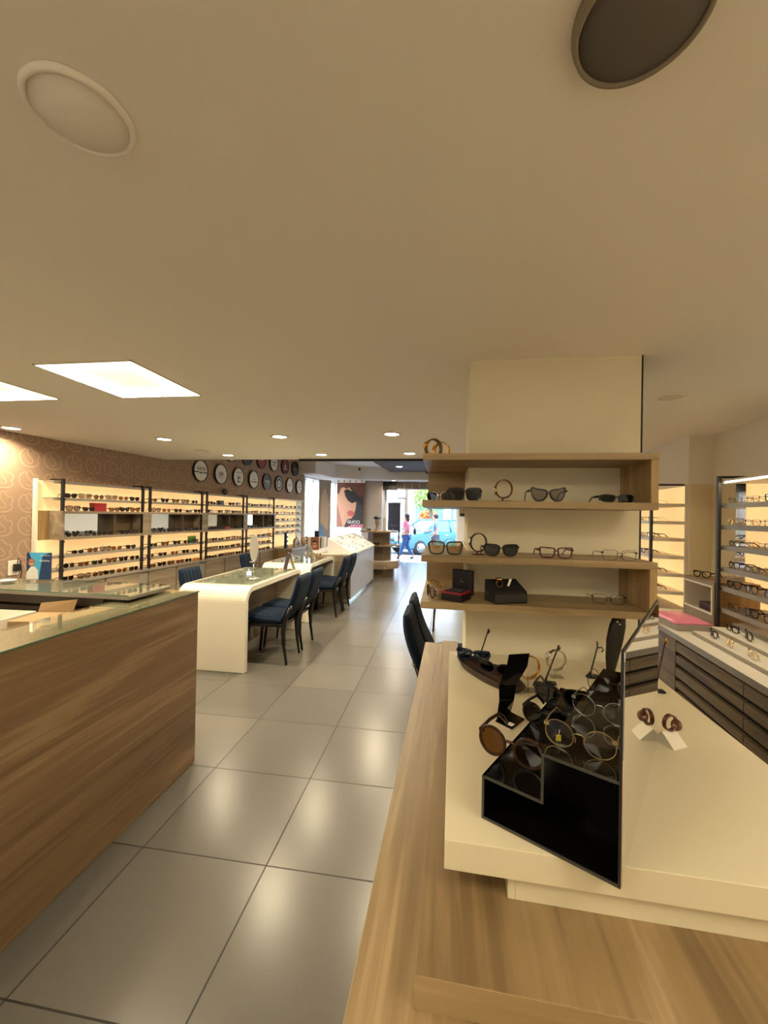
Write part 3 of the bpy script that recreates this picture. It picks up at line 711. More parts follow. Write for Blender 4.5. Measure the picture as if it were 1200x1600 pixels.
MB().box(0,.90,0,1.08,.71,.74).build('desktop', M_greywood, t); MB().box(.02,.05,.02,1.05,0,.709).box(.85,.88,.02,1.05,0,.709).build('side_panel', M_greywood, t)
t = thing('carton', 'open white box behind the reception counter', 'box', (-2.33,1.79,.741), .06)
MB().box(-.16,.16,-.12,.12,0,.008).box(-.16,.16,-.12,-.114,.008,.26).box(-.16,.16,.114,.12,.008,.26).box(-.16,-.154,-.114,.114,.008,.26).box(.154,.16,-.114,.114,.008,.26).build('body', M_paperw, t)
MB().add([(-.16,-.12,.26),(.16,-.12,.26),(.16,-.19,.28),(-.16,-.19,.28),(-.16,-.123,.26),(.16,-.123,.26),(.16,-.193,.28),(-.16,-.193,.28)],[(0,1,2,3),(7,6,5,4),(0,4,5,1),(2,6,7,3),(0,3,7,4),(1,5,6,2)]).build('flap', M_paperw, t)
t = thing('carton', 'brown cardboard carton with raised flap behind the reception counter', 'box', (-2.04,1.83,.741), .2)
MB().box(-.09,.09,-.10,.10,0,.26).build('body', M_card, t)
MB().add([(-.09,.09,.26),(.09,.09,.26),(.10,.11,.325),(-.09,.11,.305),(-.09,.094,.26),(.09,.094,.26),(.10,.114,.325),(-.09,.114,.305)],[(0,1,2,3),(7,6,5,4),(0,4,5,1),(2,6,7,3),(0,3,7,4),(1,5,6,2)]).build('flap', M_card, t)
b = MB(); rr = random.Random(3); n = 14; vs = []; fs = []
for i in range(9):
    th = PI*i/8
    for j in range(n):
        a = 2*PI*j/n; k = 1+rr.uniform(-.16,.16); vs.append((.14*k*math.sin(th)*math.cos(a), .14*k*math.sin(th)*math.sin(a), .13+.13*k*math.cos(th) if i < 8 else 0.002))
for i in range(8):
    for j in range(n): fs.append((i*n+j,(i+1)*n+j,(i+1)*n+(j+1)%n,i*n+(j+1)%n))
b.add(vs, fs, 0, False)
tag(b.build('plastic_bag', mat('translucent_plastic', (222,214,198), .3)), 'crumpled pale plastic bag beside the white box at the left edge', 'bag', loc=(-2.52,1.45,.756))
t = thing('counter_card', 'blue advertising counter card showing a person with glasses in a white coat', 'sign', (-2.54,2.25,1.097), .28); t.scale = (.95,.95,.80)
cd = [mat('card_blue',(20,52,96),.4), mat('card_light_blue',(70,170,214),.4), mat('card_white',(226,222,214),.5), M_skin, mat('card_red_hair',(170,80,50),.6), M_black]
c = MB(); c.box(-.075,.075,-.002,.002,.012,.225,0)
def flat(b, poly, y, m_): b.prism(poly, 'y', y-.0006, y, m_)
flat(c, [(-.02,.014),(.0,.014),(.02,.2),(.06,.224),(-.06,.224),(-.03,.12)], -.0022, 1)
flat(c, [(-.075,.014),(-.002,.014),(-.006,.085),(-.028,.118),(-.05,.112),(-.073,.07)], -.003, 2)
flat(c, [(-.046+.021*math.cos(i*PI/8), .150+.028*math.sin(i*PI/8)) for i in range(16)], -.0037, 4)
flat(c, [(-.044+.016*math.cos(i*PI/8), .143+.024*math.sin(i*PI/8)) for i in range(16)], -.0044, 3)
c.box(-.062,-.028,-.0056,-.0046,.149,.155,5)
for i in range(3): c.box(.006,.066,-.0032,-.0022,.20-.0,.203,2)
c.tube([(.004+.006*i,-.003,.160+.008*math.sin(i*1.9)) for i in range(11)], .0022, 4, 2)
c.build('card', cd, t); MB().box(-.078,.078,-.03,.03,0,.012).build('base', M_clearac, t)
t = thing('dish', 'small white round dish at the foot of the blue card', 'dish', (-2.66,2.16,1.097)); MB().lathe([(.02,0),(.03,.004),(.042,.016),(.039,.016),(.026,.006)],20).build('bowl', M_white, t)
t = thing('wall_socket', 'white wall socket with a black plug on the brown wallpaper', 'socket', W(-4.616,3.225,.945), RZ)
MB().box(0,.012,-.05,.05,-.075,.075).build('plate', M_white, t, .003); p = MB().box(.0125,.05,-.012,.044,-.035,.04).build('plug', M_black, t, .006)
MB().tube([(.04,.016,.04),(.045,.016,.10),(.03,.05,.07),(.02,.07,-.05),(.012,.05,-.2)], .004, 6).build('cable', M_black, p)

# ---------------------------------------------------------------- white consoles
def console(x0, x1, y0, y1, label, glass=True, h=.822, wood_side=1):
    t = thing('console_desk', label, 'desk', (x0,y0,0), 0, 'white waterfall consoles')
    d = y1-y0; th_ = .055; R = .15; wdt = x1-x0
    out = [(0,.002)] + [(R-R*math.cos(math.radians(a)), h-R+R*math.sin(math.radians(a))) for a in range(0,91,10)] + [(d-R+R*math.sin(math.radians(a)), h-R+R*math.cos(math.radians(a))) for a in range(0,91,10)] + [(d,.002)]
    r = R-th_
    inn = [(d-th_,.002)] + [(d-R+r*math.sin(math.radians(90-a)), h-R+r*math.cos(math.radians(90-a))) for a in range(0,91,10)] + [(R-r*math.cos(math.radians(90-a)), h-R+r*math.sin(math.radians(90-a))) for a in range(0,91,10)] + [(th_,.002)]
    vs = []; n = len(out); inn = inn[::-1]
    for x in (0, wdt): vs += [(x,p[0],p[1]) for p in out] + [(x,p[0],p[1]) for p in inn]
    fs = []
    for i in range(n-1):
        fs += [(i,i+1,n+i+1,n+i),(2*n+i,2*n+i+1,3*n+i+1,3*n+i),(i,i+1,2*n+i+1,2*n+i),(n+i,n+i+1,3*n+i+1,3*n+i)]
    for k in (0, n-1): fs.append((k, n+k, 3*n+k, 2*n+k))
    b = MB(); b.add(vs, fs, 0, False); o = b.build('waterfall_shell', M_gloss, t, .004, 2)
    for p in o.data.polygons: p.use_smooth = False
    xm = .38 if wood_side > 0 else wdt-.20
    MB().box(xm,xm+.02,th_+.001,d-th_-.001,.06,h-th_-.001).build('modesty_panel', M_greywood, t)
    if glass: MB().box(.05,wdt-.03,R+.02,d-.16,h+.0005,h+.008).build('glass_pad', M_glass, t)
    return t
console(-2.60,-1.87,3.70,5.27,'white waterfall console nearest the reception counter, table mirror on top')
console(-2.60,-1.87,5.59,6.93,'second white waterfall console, behind the first one')
console(.29,.95,2.50,3.95,'white console mostly hidden behind the pillar shelves',True,.74,-1)
def chair(label, x, y, rz):
    t = thing('dining_chair', label, 'chair', (x,y,0), rz, 'navy channelled chairs')
    def cushion(w, n, prof, ridge, thick):
        # prof: list of (y,z,normal y,normal z); vertical channels across the width
        vs = []; fs = []; m_ = len(prof)
        for side in (1,-1):
            for i, (py,pz,ny,nz) in enumerate(prof):
                e = min(i, m_-1-i)/(m_-1); tk = thick*(.55+.45*min(1, e*6))
                for j in range(n+1):
                    u = j/n; ww = w*(1-.10*(i/(m_-1))**2); xx = (u-.5)*ww
                    edge = min(1, min(u,1-u)*9); hgt = (tk*.5*(.35+.65*edge))*side + (ridge*abs(math.sin(u*PI*6))*edge if True else 0)*side
                    vs.append((xx, py+ny*hgt, pz+nz*hgt))
        N = m_*(n+1)
        for s_ in range(2):
            for i in range(m_-1):
                for j in range(n):
                    a = s_*N+i*(n+1)+j; fs.append((a,a+1,a+n+2,a+n+1))
        for i in range(m_-1):
            for j in (0,n):
                a = i*(n+1)+j; fs.append((a, a+n+1, N+a+n+1, N+a))
        for j in range(n):
            for i in (0,m_-1):
                a = i*(n+1)+j; fs.append((a,a+1,N+a+1,N+a))
        b = MB(); b.add(vs, fs, 0, True); return b
    pb = []
    for i in range(10):
        f = i/9; z = .455+.445*f; y_ = -.175-.17*f-.03*math.sin(PI*f); pb.append((y_,z,.93,.36))
    cushion(.43, 36, pb, .007, .055).build('backrest', M_velvet, t)
    ps = []
    for i in range(8):
        f = i/7; ps.append((-.18+.44*f, .452+.022*f-.012*math.sin(PI*f), 0, 1))
    cushion(.45, 36, ps, .005, .075).build('seat', M_velvet, t)
    MB().box(-.19,.19,-.19,.22,.375,.412).build('seat_frame', M_legblk, t, .006)
    for s_ in (-1,1):
        lg = MB().tube([(s_*.185,-.235,0),(s_*.188,-.205,.18),(s_*.192,-.195,.34),(s_*.198,-.215,.46),(s_*.214,-.275,.60)], [.013,.018,.026,.026,.012], 8).build('leg', M_legblk, t)
        MB().tube([(s_*.214,-.280,.585),(s_*.222,-.292,.615)], [.008,.005], 8).build('metal_cap', M_steel, lg)
        MB().tube([(s_*.185,.225,0),(s_*.18,.205,.20),(s_*.175,.185,.40)], [.012,.018,.024], 8).build('leg', M_legblk, t)
    return t
ch = chair('navy channelled chair nearest the viewer at the first white console', -1.80, 4.185, PI/2)
for lb, x, y, rz in (('second navy chair at the first white console, aisle side',-1.80,4.655,PI/2),('navy chair with its back to the aisle at the second console, nearer one',-1.80,6.15,PI/2),
    ('navy chair with its back to the aisle at the second console, farther one',-1.80,6.605,PI/2),('navy chair behind the first white console, facing the aisle',-2.565,4.36,-PI/2),
    ('navy chair behind the second white console, beside the oval mirror',-2.74,6.07,-PI/2),('navy chair right of the aisle, nearer to the wooden display table',.112,2.84,-PI/2),
    ('navy chair right of the aisle, farther from the wooden display table',.112,3.31,-PI/2)):
    c = copy_tree(ch); tag(c, lb, 'chair', 'navy channelled chairs', (x,y,0), rz)
t = thing('side_table', 'small table with dark tapered legs beyond the pillar shelves', 'table', (.2,5.75,0))
MB().box(-.34,.36,-.30,.30,.70,.735).build('tabletop', M_greywoodx, t, .004)
for sx in (-1,1):
    for sy in (-1,1): MB().tube([(sx*.31,sy*.23,0),(sx*.27,sy*.21,.699)], [.012,.022], 8).build('leg', mat('dark_brown_wood',(62,44,32),.5), t)
# things on the consoles
t = thing('table_mirror', 'oval tabletop mirror on a chrome stem, on the first console', 'mirror', (-2.05,4.22,.831), -.55)
MB().lathe([(.001,.0),(.075,.0),(.075,.006),(.02,.014),(.008,.03)],24).build('base', M_steel, t)
MB().tube([(0,0,.012),(0,0,.20)],.007,10).build('stem', M_steel, t)
ov = [(.082*math.cos(2*PI*i/36), .335+.155*math.sin(2*PI*i/36)) for i in range(36)]
MB().prism(ov,'y',-.002,.004).build('backing', M_greymetal, t); MB().prism([(p[0]*.97,.335+(p[1]-.335)*.98) for p in ov],'y',-.0035,-.0021).build('mirror', mat('frosted_mirror',(206,212,212),.4,.7), t)
MB().box(-.05,.05,-.02,.02,.165,.185).build('holder', M_steel, t)
t = thing('glass_jar', 'small clear jar beside the stem of the table mirror', 'jar', (-2.16,4.16,.831)); MB().lathe([(.03,0),(.032,.01),(.032,.06),(.02,.08),(.02,.09)],18).build('body', M_clearac, t); MB().lathe([(.022,.0905),(.022,.105)],18).build('lid', M_steel, t)
def tentcard(x, y, z, rz, label, face):
    t = thing('tent_card', label, 'sign', (x,y,z), rz)
    MB().add([(-.07,-.05,0),(.07,-.05,0),(.07,0,.21),(-.07,0,.21),(-.07,-.046,0),(.07,-.046,0),(.07,.004,.21),(-.07,.004,.21)],[(0,1,2,3),(7,6,5,4),(0,4,5,1),(2,6,7,3),(0,3,7,4),(1,5,6,2)]).build('front_leaf', face, t)
    MB().add([(-.07,.07,0),(.07,.07,0),(.07,.006,.21),(-.07,.006,.21),(-.07,.074,0),(.07,.074,0),(.07,.010,.21),(-.07,.010,.21)],[(0,1,2,3),(7,6,5,4),(0,4,5,1),(2,6,7,3),(0,3,7,4),(1,5,6,2)]).build('back_leaf', M_paperw, t)
tentcard(-1.965,5.03,.8308,-.9,'dark folded tent card on the far end of the first console', mat('dark_blue_card',(44,48,70),.4))
tentcard(-2.09,6.22,.831,-.9,'grey and white tent card on the second console', mat('grey_card',(120,124,132),.4))
t = thing('display_tray', 'small brown tray with samples at the end of the second console', 'tray', (-2.15,6.64,.8308)); MB().box(-.15,.15,-.07,.07,0,.02).build('tray', M_card, t, .004)
for i in range(5): MB().lathe([(.013,.0205),(.016,.03),(.010,.055),(.006,.06)],10,(-.11+.055*i,0,0)).build('sample', [M_bronze,M_silver][i%2], t)
t = thing('advert_stand', 'small framed portrait of a person wearing sunglasses behind the consoles', 'sign', (-2.37,7.35,.872), .15)
MB().box(-.075,.075,-.006,.006,0,.24).build('frame', mat('rust_frame',(130,66,44),.5), t)
pm = MB(); flat(pm,[(.04*math.cos(i*PI/8),.10+.055*math.sin(i*PI/8)) for i in range(16)],-.0066,0); flat(pm,[(-.036,.115),(-.006,.118),(-.01,.095),(-.03,.095)],-.0074,1); flat(pm,[(.006,.118),(.036,.115),(.03,.095),(.01,.095)],-.0074,1); flat(pm,[(-.045,.14),(.045,.14),(.035,.18),(-.035,.18)],-.0074,1); pm.build('picture', [M_skin, M_black], t)
t = thing('display_cabinet', 'white box cabinet with thin black uprights behind the second console', 'cabinet', (-2.85,9.0,0), .1)
MB().box(-.19,.19,-.15,.15,.002,1.02).build('body', M_white, t)
for x in (-.19,-.04,.12): MB().box(x-.008,x+.008,-.162,-.151,.60,1.03).build('upright', M_black, t)
MB().box(-.05,.05,-.05,.05,1.0205,1.16).build('ornament_block', M_black, t)

# ---------------------------------------------------------------- grey wood counter with white racks of glasses
t = thing('display_counter', 'pale grey wood counter carrying white racks of eyeglasses, beyond the chairs', 'counter', (-1.58,6.96,0))
MB().box(-.82,0,0,2.36,.07,.83).build('body', mat('pale_wood', (158,150,142), .35, noise=.3, nscale=6), t); MB().box(-.80,-.03,.02,2.34,.002,.0695).build('kickplate', M_steel, t)
MB().box(-.84,.012,-.015,2.38,.8305,.86).build('top', M_white, t, .003)
MB().box(-.26,-.002,-.012,-.001,.07,.828).build('end_panel', M_greywoodx, t)
for r in range(3):
    k = thing('display_rack', 'sloping white rack of eyeglasses, %s from the viewer on the pale counter' % ORD[r], 'rack', (-1.58,7.06+.76*r,.8605), 0, 'white sloping racks')
    MB().prism([(-.02,0),(-.02,.02),(-.46,.26),(-.46,0)],'y',0,.74).build('sloping_base', mat('cool_white_acrylic',(242,243,246),.25), k)
    for q in range(4):
        for i in range(4):
            st, fc = (('oval','clear'),('thin round','silver'),('square','black'),('wayfarer','white'))[(q+i+r) % 4]
            place_glasses(st, fc, 'clear', (-1.605-.107*q, 7.165+.76*r+.175*i, .8605+.0235+.0584*q), (math.atan(24/44)+.02,0,PI/2),
               '%s, %s from left in the %s row of the %s white rack' % (desc(st,fc,'clear'), ORD[i], ['front','second','third','rear'][q], ORD[r]), 'eyeglasses on the white racks', parts=False, n=12, scale=.82)

# ---------------------------------------------------------------- tiered display near the entrance
t = thing('tiered_display', 'wooden tower of three octagonal display tiers near the entrance', 'display stand', (-1.62,10.35,0))
oc = lambda r, s=0: [(r*math.cos(2*PI*(i+.5)/8+s), r*math.sin(2*PI*(i+.5)/8+s)) for i in range(8)]
MB().prism(oc(.42),'z',.002,.22).build('base', mat('tier_brown', (104,84,62), .5, noise=.4, nscale=5), t)
for z0, z1, r in ((.2205,.40,.56),(.775,.805,.56),(1.11,1.145,.50)):
    MB().prism(oc(r),'z',z0,z1).build('tier', M_greywoodx if z0 < .7 else M_oak, t)
for z0, z1, r in ((.4005,.7745,.33),(.8055,1.1095,.30)): MB().prism(oc(r),'z',z0,z1).build('core', mat('tier_brown'), t)
MB().prism(oc(.53),'z',.4006,.412).build('white_top', M_gloss, t)
for zz, r, cnt, nm in ((1.146,.36,5,'top'),(.806,.44,7,'middle')):
    for i in range(cnt):
        a = -PI*(.05+.9*i/(cnt-1)) ; st, fc, lc = (('wayfarer','brown','brown'),('oval','clear','clear'),('round','gold','clear'),('cat-eye','black','dark'))[i % 4]
        place_glasses(st, fc, lc, (-1.62+r*math.cos(a), 10.35+r*math.sin(a), zz), (0,0,a+PI/2), '%s, %s from left on the %s tier of the wooden tower' % (desc(st,fc,lc), ORD[i], nm), 'glasses on the tiered display', parts=False, n=12, folded=True)
t = thing('display_bust', 'dark capped display bust on top of the wooden tower', 'mannequin', (-1.70,10.45,1.1455))
MB().lathe([(.07,0),(.07,.01),(.03,.03),(.035,.10),(.06,.16),(.075,.23),(.06,.30),(.02,.33)],18).build('bust', M_greymetal, t); MB().lathe([(.10,.30),(.10,.32),(.07,.36),(.001,.375)],18).build('cap', mat('navy_cap',(24,28,44),.6), t)
t = thing('acrylic_tower', 'clear upright acrylic stand beside the bust on the wooden tower', 'display stand', (-1.50,10.42,1.1455)); MB().box(-.05,.05,-.03,.03,0,.01).build('base', M_clearac, t); MB().prism([(-.035,.01),(.035,.01),(.045,.28),(0,.36),(-.045,.28)],'y',-.004,.004).build('panel', mat('milky_acrylic',(216,216,214),.25), t)

# ---------------------------------------------------------------- posters at the shop front
t = thing('poster', 'big hanging poster of a face in dark sunglasses, reading GUCCI, by the window', 'poster', (-2.94,12.62,1.13))
pc = [mat('poster_dark',(52,44,46),.5), mat('poster_skin',(206,150,122),.5), mat('poster_hair',(92,48,40),.5), mat('poster_lens',(26,22,24),.4), mat('poster_lips',(190,88,76),.5), mat('poster_shade',(164,108,86),.5), mat('poster_pink',(196,110,130),.5)]
c = MB(); c.box(-.43,.43,0,.012,0,1.42,0)
def fp(poly, k, m_): c.prism([(-.43+.86*x, 1.42*z) for x, z in poly], 'y', -.0008*k-.0006, -.0008*k, m_)
fp([(0,0),(.28,0),(.42,.18),(.56,.20),(.66,.28),(.72,.42),(.74,.52),(.72,.62),(.60,.80),(.40,.94),(.15,.96),(0,.90)],1,1)
fp([(0,0),(.25,0),(.12,.30),(.02,.52),(0,.55)],2,5)
fp([(0,1),(1,1),(1,.72),(.92,.70),(.80,.72),(.74,.80),(.62,.86),(.46,.90),(.36,.86),(.26,.90),(.16,.88),(.08,.74),(0,.76)],3,2)
fp([(.27,.82),(.38,.86),(.62,.80),(.80,.70),(.74,.58),(.58,.54),(.42,.60),(.32,.70)],4,3)
fp([(.80,.70),(.98,.66),(1,.50),(.86,.52),(.76,.60)],4,3)
fp([(.40,.34),(.52,.385),(.66,.35),(.70,.30),(.58,.25),(.44,.27)],5,4)
fp([(.40,.32),(.70,.31),(.68,.305),(.42,.312)],6,5)
fp([(.40,.0),(1,.0),(1,.08),(.55,.06)],5,6)
c.build('print', pc, t)
inst('lettering', text_mesh('GUCCI', .13, M_pw, .001, True), t, (.13,-.008,.17), (PI/2,0,0)); MB().box(.05,.20,-.007,-.005,.08,.092).build('small_print', M_pw, t)
MB().box(-.48,.48,-.01,.02,1.4205,1.50).build('header_strip', mat('white_header',(236,226,214),.5), t); 
for i in range(5): MB().box(-.40+.19*i,-.36+.19*i,-.014,-.011,1.44,1.485).build('clip', [M_black,M_pr][i%2], t)
t = thing('banner', 'tall faded banner with beige and blue picture in the side window', 'banner', W(-4.38,11.35,.35), PI/2+RZ-.55)
c = MB(); c.box(-.22,.22,0,.01,0,2.2,0); c.prism([(-.22,0),(.1,0),(.05,.5),(-.08,.9),(-.22,.8)],'y',-.002,-.001,1); c.prism([(-.15,.95),(.12,.7),(.18,1.5),(.0,2.0),(-.14,1.7)],'y',-.002,-.001,2)
c.build('print', [mat('banner_grey',(148,136,126),.6), mat('banner_blue',(112,140,180),.6), mat('banner_beige',(190,164,140),.6)], t)
t = thing('sign_board', 'dark upright notice board standing in the entrance', 'sign', (-1.64,13.62,0))
MB().box(-.21,.21,-.02,.02,.98,1.95).build('board', mat('board_dark',(46,50,66),.4), t); MB().box(-.225,.225,-.024,.024,1.9505,1.98).build('frame', M_white, t)
for s_ in (-1,1): MB().box(s_*.17-.02,s_*.17+.02,-.02,.02,0,.979).build('leg', M_black, t)
MB().tube([(-.12+.03*i,-.022,1.2+.05*math.sin(i*2)) for i in range(9)],.006,4).build('marking', M_greymetal, t)
t = thing('framed_picture', 'small dark framed picture on the white wall right of the entrance', 'picture', (.62,13.29,1.55)); MB().box(-.10,.10,-.02,0,0,.42).build('frame', M_black, t); MB().box(-.08,.08,-.022,-.0201,.10,.34).build('print', M_card, t)

# ---------------------------------------------------------------- pillar shelves
t = thing('shelf_unit', 'light oak open shelf boxes wrapped round the cream pillar', 'shelves', (0,0,0))
def lshelf(z0, z1): return MB().prism([(-.091,1.755),(.846,1.755),(.846,2.048),(.118,2.048),(.118,2.36),(-.091,2.36)],'z',z0,z1)
for z0, z1 in ((1.799,1.827),(1.598,1.627),(1.361,1.389),(1.161,1.190)): lshelf(z0, z1).build('shelf', M_oakx, t, .0015)
for z0, z1 in ((1.6272,1.7988),(1.1902,1.3608)):
    MB().box(.818,.845,1.757,2.047,z0,z1).build('end_panel', M_oakz, t); MB().box(-.088,.1175,2.33,2.359,z0,z1).build('back_board', M_oakx, t)
PS = 'glasses on the pillar shelves'
zA, zB, zC, zD = 1.628, 1.390, 1.191, 1.828
place_glasses('oversized','black','dark',(.093,1.83,zA),(0,0,.12),'black oversized sunglasses left of the watch on the upper pillar shelf',None,True,1.0,28)
place_glasses('aviator','silver','dark',(-.022,2.03,zA),(0,0,-.3),'silver rimmed dark sunglasses at the left end of the upper pillar shelf',None,True,1.0,28,True)
place_glasses('cat-eye','black','smoke',(.438,1.80,zA),(0,0,.03),'black cat-eye sunglasses with grey lenses on the upper pillar shelf',None,True,1.02,32)
place_glasses('narrow','black','dark',(.715,1.82,zA),(0,0,.05),'narrow black sunglasses at the right end of the upper pillar shelf',None,True,1.0,28)
place_glasses('oversized','black','amber',(.012,1.80,zB),(0,0,.03),'black square sunglasses with amber lenses at the left end of the middle pillar shelf',None,True,1.0,32)
place_glasses('thin round','gold','clear',(.0,2.08,zB),(0,0,-.5),'thin gold round eyeglasses behind the amber sunglasses on the middle pillar shelf',None,True,1.15,28)
place_glasses('wayfarer','black','dark',(.248,1.80,zB),(0,0,.05),'black sunglasses with dark lenses beside the brown watch on the middle pillar shelf',None,True,1.05,32)
place_glasses('square','dark red','clear',(.473,1.80,zB),(0,0,.03),'dark red rectangular eyeglasses on the middle pillar shelf',None,True,1.0,32)
place_glasses('thin square','gunmetal','clear',(.718,1.79,zB),(0,0,.03),'thin metal eyeglasses at the right end of the middle pillar shelf',None,True,1.02,32)
place_glasses('thin square','black','clear',(.713,1.88,zC),(0,0,-.10),'thin black half rim eyeglasses at the right end of the lowest pillar shelf',None,True,1.0,32)
place_glasses('round','brown','brown',(-.055,1.86,zC),(0,0,-1.25),'brown round sunglasses seen edge on at the left end of the lowest pillar shelf',None,True,1.0,28,True)
place_glasses('thin round','gold','clear',(.005,1.98,zC+.0),(0,0,-.25),'gold round eyeglasses behind the red lined box on the lowest pillar shelf',None,True,1.25,28)
def watch(label, loc, rz, band, dial, D=.033, wd=.018, tilt=0.0, lift=.0, facea=35, bt=.0038):
    t = thing('wristwatch', label, 'watch', loc, rz)
    z0 = D*1.0+lift; pts = []; n = 30
    ring = MB(); vs = []; fs = []
    for i in range(n):
        a = 2*PI*i/n; rx_, rz_ = D, D*1.08
        for r, y in ((.0,-wd/2),(bt,-wd/2),(bt,wd/2),(.0,wd/2)):
            vs.append(((rx_+r)*math.cos(a), y*(1-.25*math.sin(a-math.radians(facea)+PI/2)**2 if False else 1), z0+(rz_+r)*math.sin(a)))
    for i in range(n):
        for q in range(4): fs.append((i*4+q, i*4+(q+1)%4, ((i+1)%n)*4+(q+1)%4, ((i+1)%n)*4+q))
    ring.add(vs, fs, 0, False); ring.build('band', band, t, .0006, 1)
    fa = math.radians(180-facea); c = Vector(((D+.004)*math.cos(fa),0,z0+(D*1.08+.004)*math.sin(fa))); nd = Vector((math.cos(fa),0,math.sin(fa)))
    M_ = Matrix.Translation(c) @ nd.to_track_quat('Z','Y').to_matrix().to_4x4()
    cs = MB(); cs.M = M_; cs.lathe([(.013,-.003),(.0165,-.001),(.0165,.004),(.0145,.0055),(.001,.0055)],24); case = cs.build('case', band if band != M_bronze else M_gold, t)
    d = MB(); d.M = M_; d.lathe([(.0132,.0056),(.0132,.0062),(.001,.0062)],24); d.box(-.0006,.0006,0,.010,.0063,.0067,1); d.box(-.0006,.007,-.0006,.0006,.0063,.0067,1); d.build('dial', [dial, M_legblk], case)
    k = MB(); k.M = M_; k.tube([(0,-.017,.002),(0,-.021,.002)],.0022,8); k.build('crown', M_steel, case)
    return t
def cstand(label, loc, rz, D=.033, lift=.012, base=None):
    t = thing('watch_stand', label, 'watch stand', loc, rz)
    MB().box(-.026,.026,-.02,.02,0,.004).build('base', base or M_clearac, t, .001)
    pts = [(-.004,0,.004),(-.006,0,lift+.0)]+[((D-.004)*math.cos(math.radians(a)),0,lift+D+(D-.004)*1.05*math.sin(math.radians(a))) for a in range(-100,-40,10)]
    MB().tube(pts,.008,4,flat=(.25,1.0)).build('cradle', base or M_clearac, t); return t
M_dialw = mat('watch_dial_white',(226,222,212),.3); M_dialk = mat('watch_dial_black',(24,24,28),.25)
cstand('clear stand under the black strapped watch on the upper pillar shelf',(.263,1.86,zA),.2,.036,.016,M_blackgloss); watch('black and gold wristwatch on a stand on the upper pillar shelf',(.263,1.86,zA+.005),.25,M_bronze,M_dialw,.036,.016,0,.014,-10)
cstand('stand under the brown watch on the middle pillar shelf',(.158,1.87,zB),.25,.036,.012,M_blackgloss); watch('dark brown wristwatch on a stand beside the black sunglasses on the middle pillar shelf',(.158,1.87,zB+.005),.35,mat('brown_strap',(52,32,24),.5),M_dialw,.036,.016,0,.012,10)
for i, (dx, r, rz) in enumerate(((-.018,.040,.5),(.018,.037,-.35))):
    w_ = watch('gold wristwatch on top of the pillar shelves, '+('the left one of the crossed pair','the right one of the crossed pair')[i], (-.032+dx,1.88+.05*i,zD), rz, M_bronze if i == 0 else M_gold, M_gold, r-.004,.024,0,.004,20,.006)
t = thing('gift_box', 'small black watch box with red rim and raised lid, on the lowest pillar shelf', 'box', (.063,1.83,zC), -.5)
MB().box(-.048,.048,-.05,.05,0,.030).build('body', M_legblk, t, .002); MB().box(-.049,.049,-.051,.051,.0305,.0385).build('rim', mat('red_lining',(130,22,36),.6), t)
MB().box(-.048,.048,.052,.078,.012,.125).build('lid', M_legblk, t, .002); MB().tube([(-.012+.004*i,.0505,.072+.003*math.sin(i*2)) for i in range(7)],.001,4).build('marking', M_silver, t); MB().lathe([(.004,0),(.002,.003)],10,(0,.051,.082)).build('emblem', M_silver, t)
c = MB(); c.box(-.034,.034,-.036,.036,.0388,.042); c.build('cushion', M_velvet, t)
t = thing('gift_box', 'black slanted watch box holding a watch, in the middle of the lowest pillar shelf', 'box', (.275,1.84,zC), .35)
MB().box(-.075,.075,-.05,.05,0,.040).build('body', M_legblk, t, .002)
MB().prism([(-.05,.0402),(-.046,.050),(.046,.090),(.05,.090),(.05,.0402)],'x',-.074,.074).build('slanted_bed', mat('black_suede',(14,13,13),.9), t)
w_ = watch('dial up wristwatch lying in the black slanted box on the lowest pillar shelf', (.245,1.825,zC+.068), .35, M_bronze, mat('bronze_dial',(110,90,60),.3), .012,.014,0,.0,90)
t = thing('price_card', 'small white card leaning in the black slanted watch box', 'card', (.288,1.815,zC+.072), .35); MB().prism([(-.012,0),(-.002,0),(.010,.03),(-.002,.03)],'y',-.001,0).build('card', M_paperw, t)

# ---------------------------------------------------------------- wooden display table in front
TR = -math.radians(1.3); TO = Vector((.014,.845,0))
def T(x, y, z=0): return Vector((TO.x+x*math.cos(TR)-y*math.sin(TR), TO.y+x*math.sin(TR)+y*math.cos(TR), z))
t = thing('display_table', 'large light oak stepped display table in the foreground', 'table', TO, TR)
MB().prism([(-.157,-.95),(1.02,-.95),(1.02,1.17),(.05,1.17),(.05,1.83),(-.157,1.83)],'z',.684,.7335).build('lower_top', M_oak, t, .002)
MB().prism([(-.045,-.156),(.97,-.156),(.97,1.165),(.049,1.165),(.049,1.70),(-.045,1.70)],'z',.7338,.790).build('upper_top', M_oak, t, .0015)
MB().box(-.045,.97,-.1575,-.1562,.734,.7898).build('edge_band', M_oakx, t)
MB().box(-.11,.97,-.90,1.15,.002,.6835).build('body', M_greywoodx, t)
tp = thing('display_platform', 'white laminate platform on a recessed plinth, on the oak table', 'platform', T(0,0,.7905), TR)
MB().box(0,.862,0,1.178,.0495,.1095).build('slab', mat('cream_laminate', (214,202,172), .42), tp, .0015)
MB().box(.128,.78,.014,1.17,0,.0493).box(.142,.1425,.0135,.0139,0,.049,1).build('plinth', [mat('cream_laminate'), M_greymetal], tp)
ZT = .9003
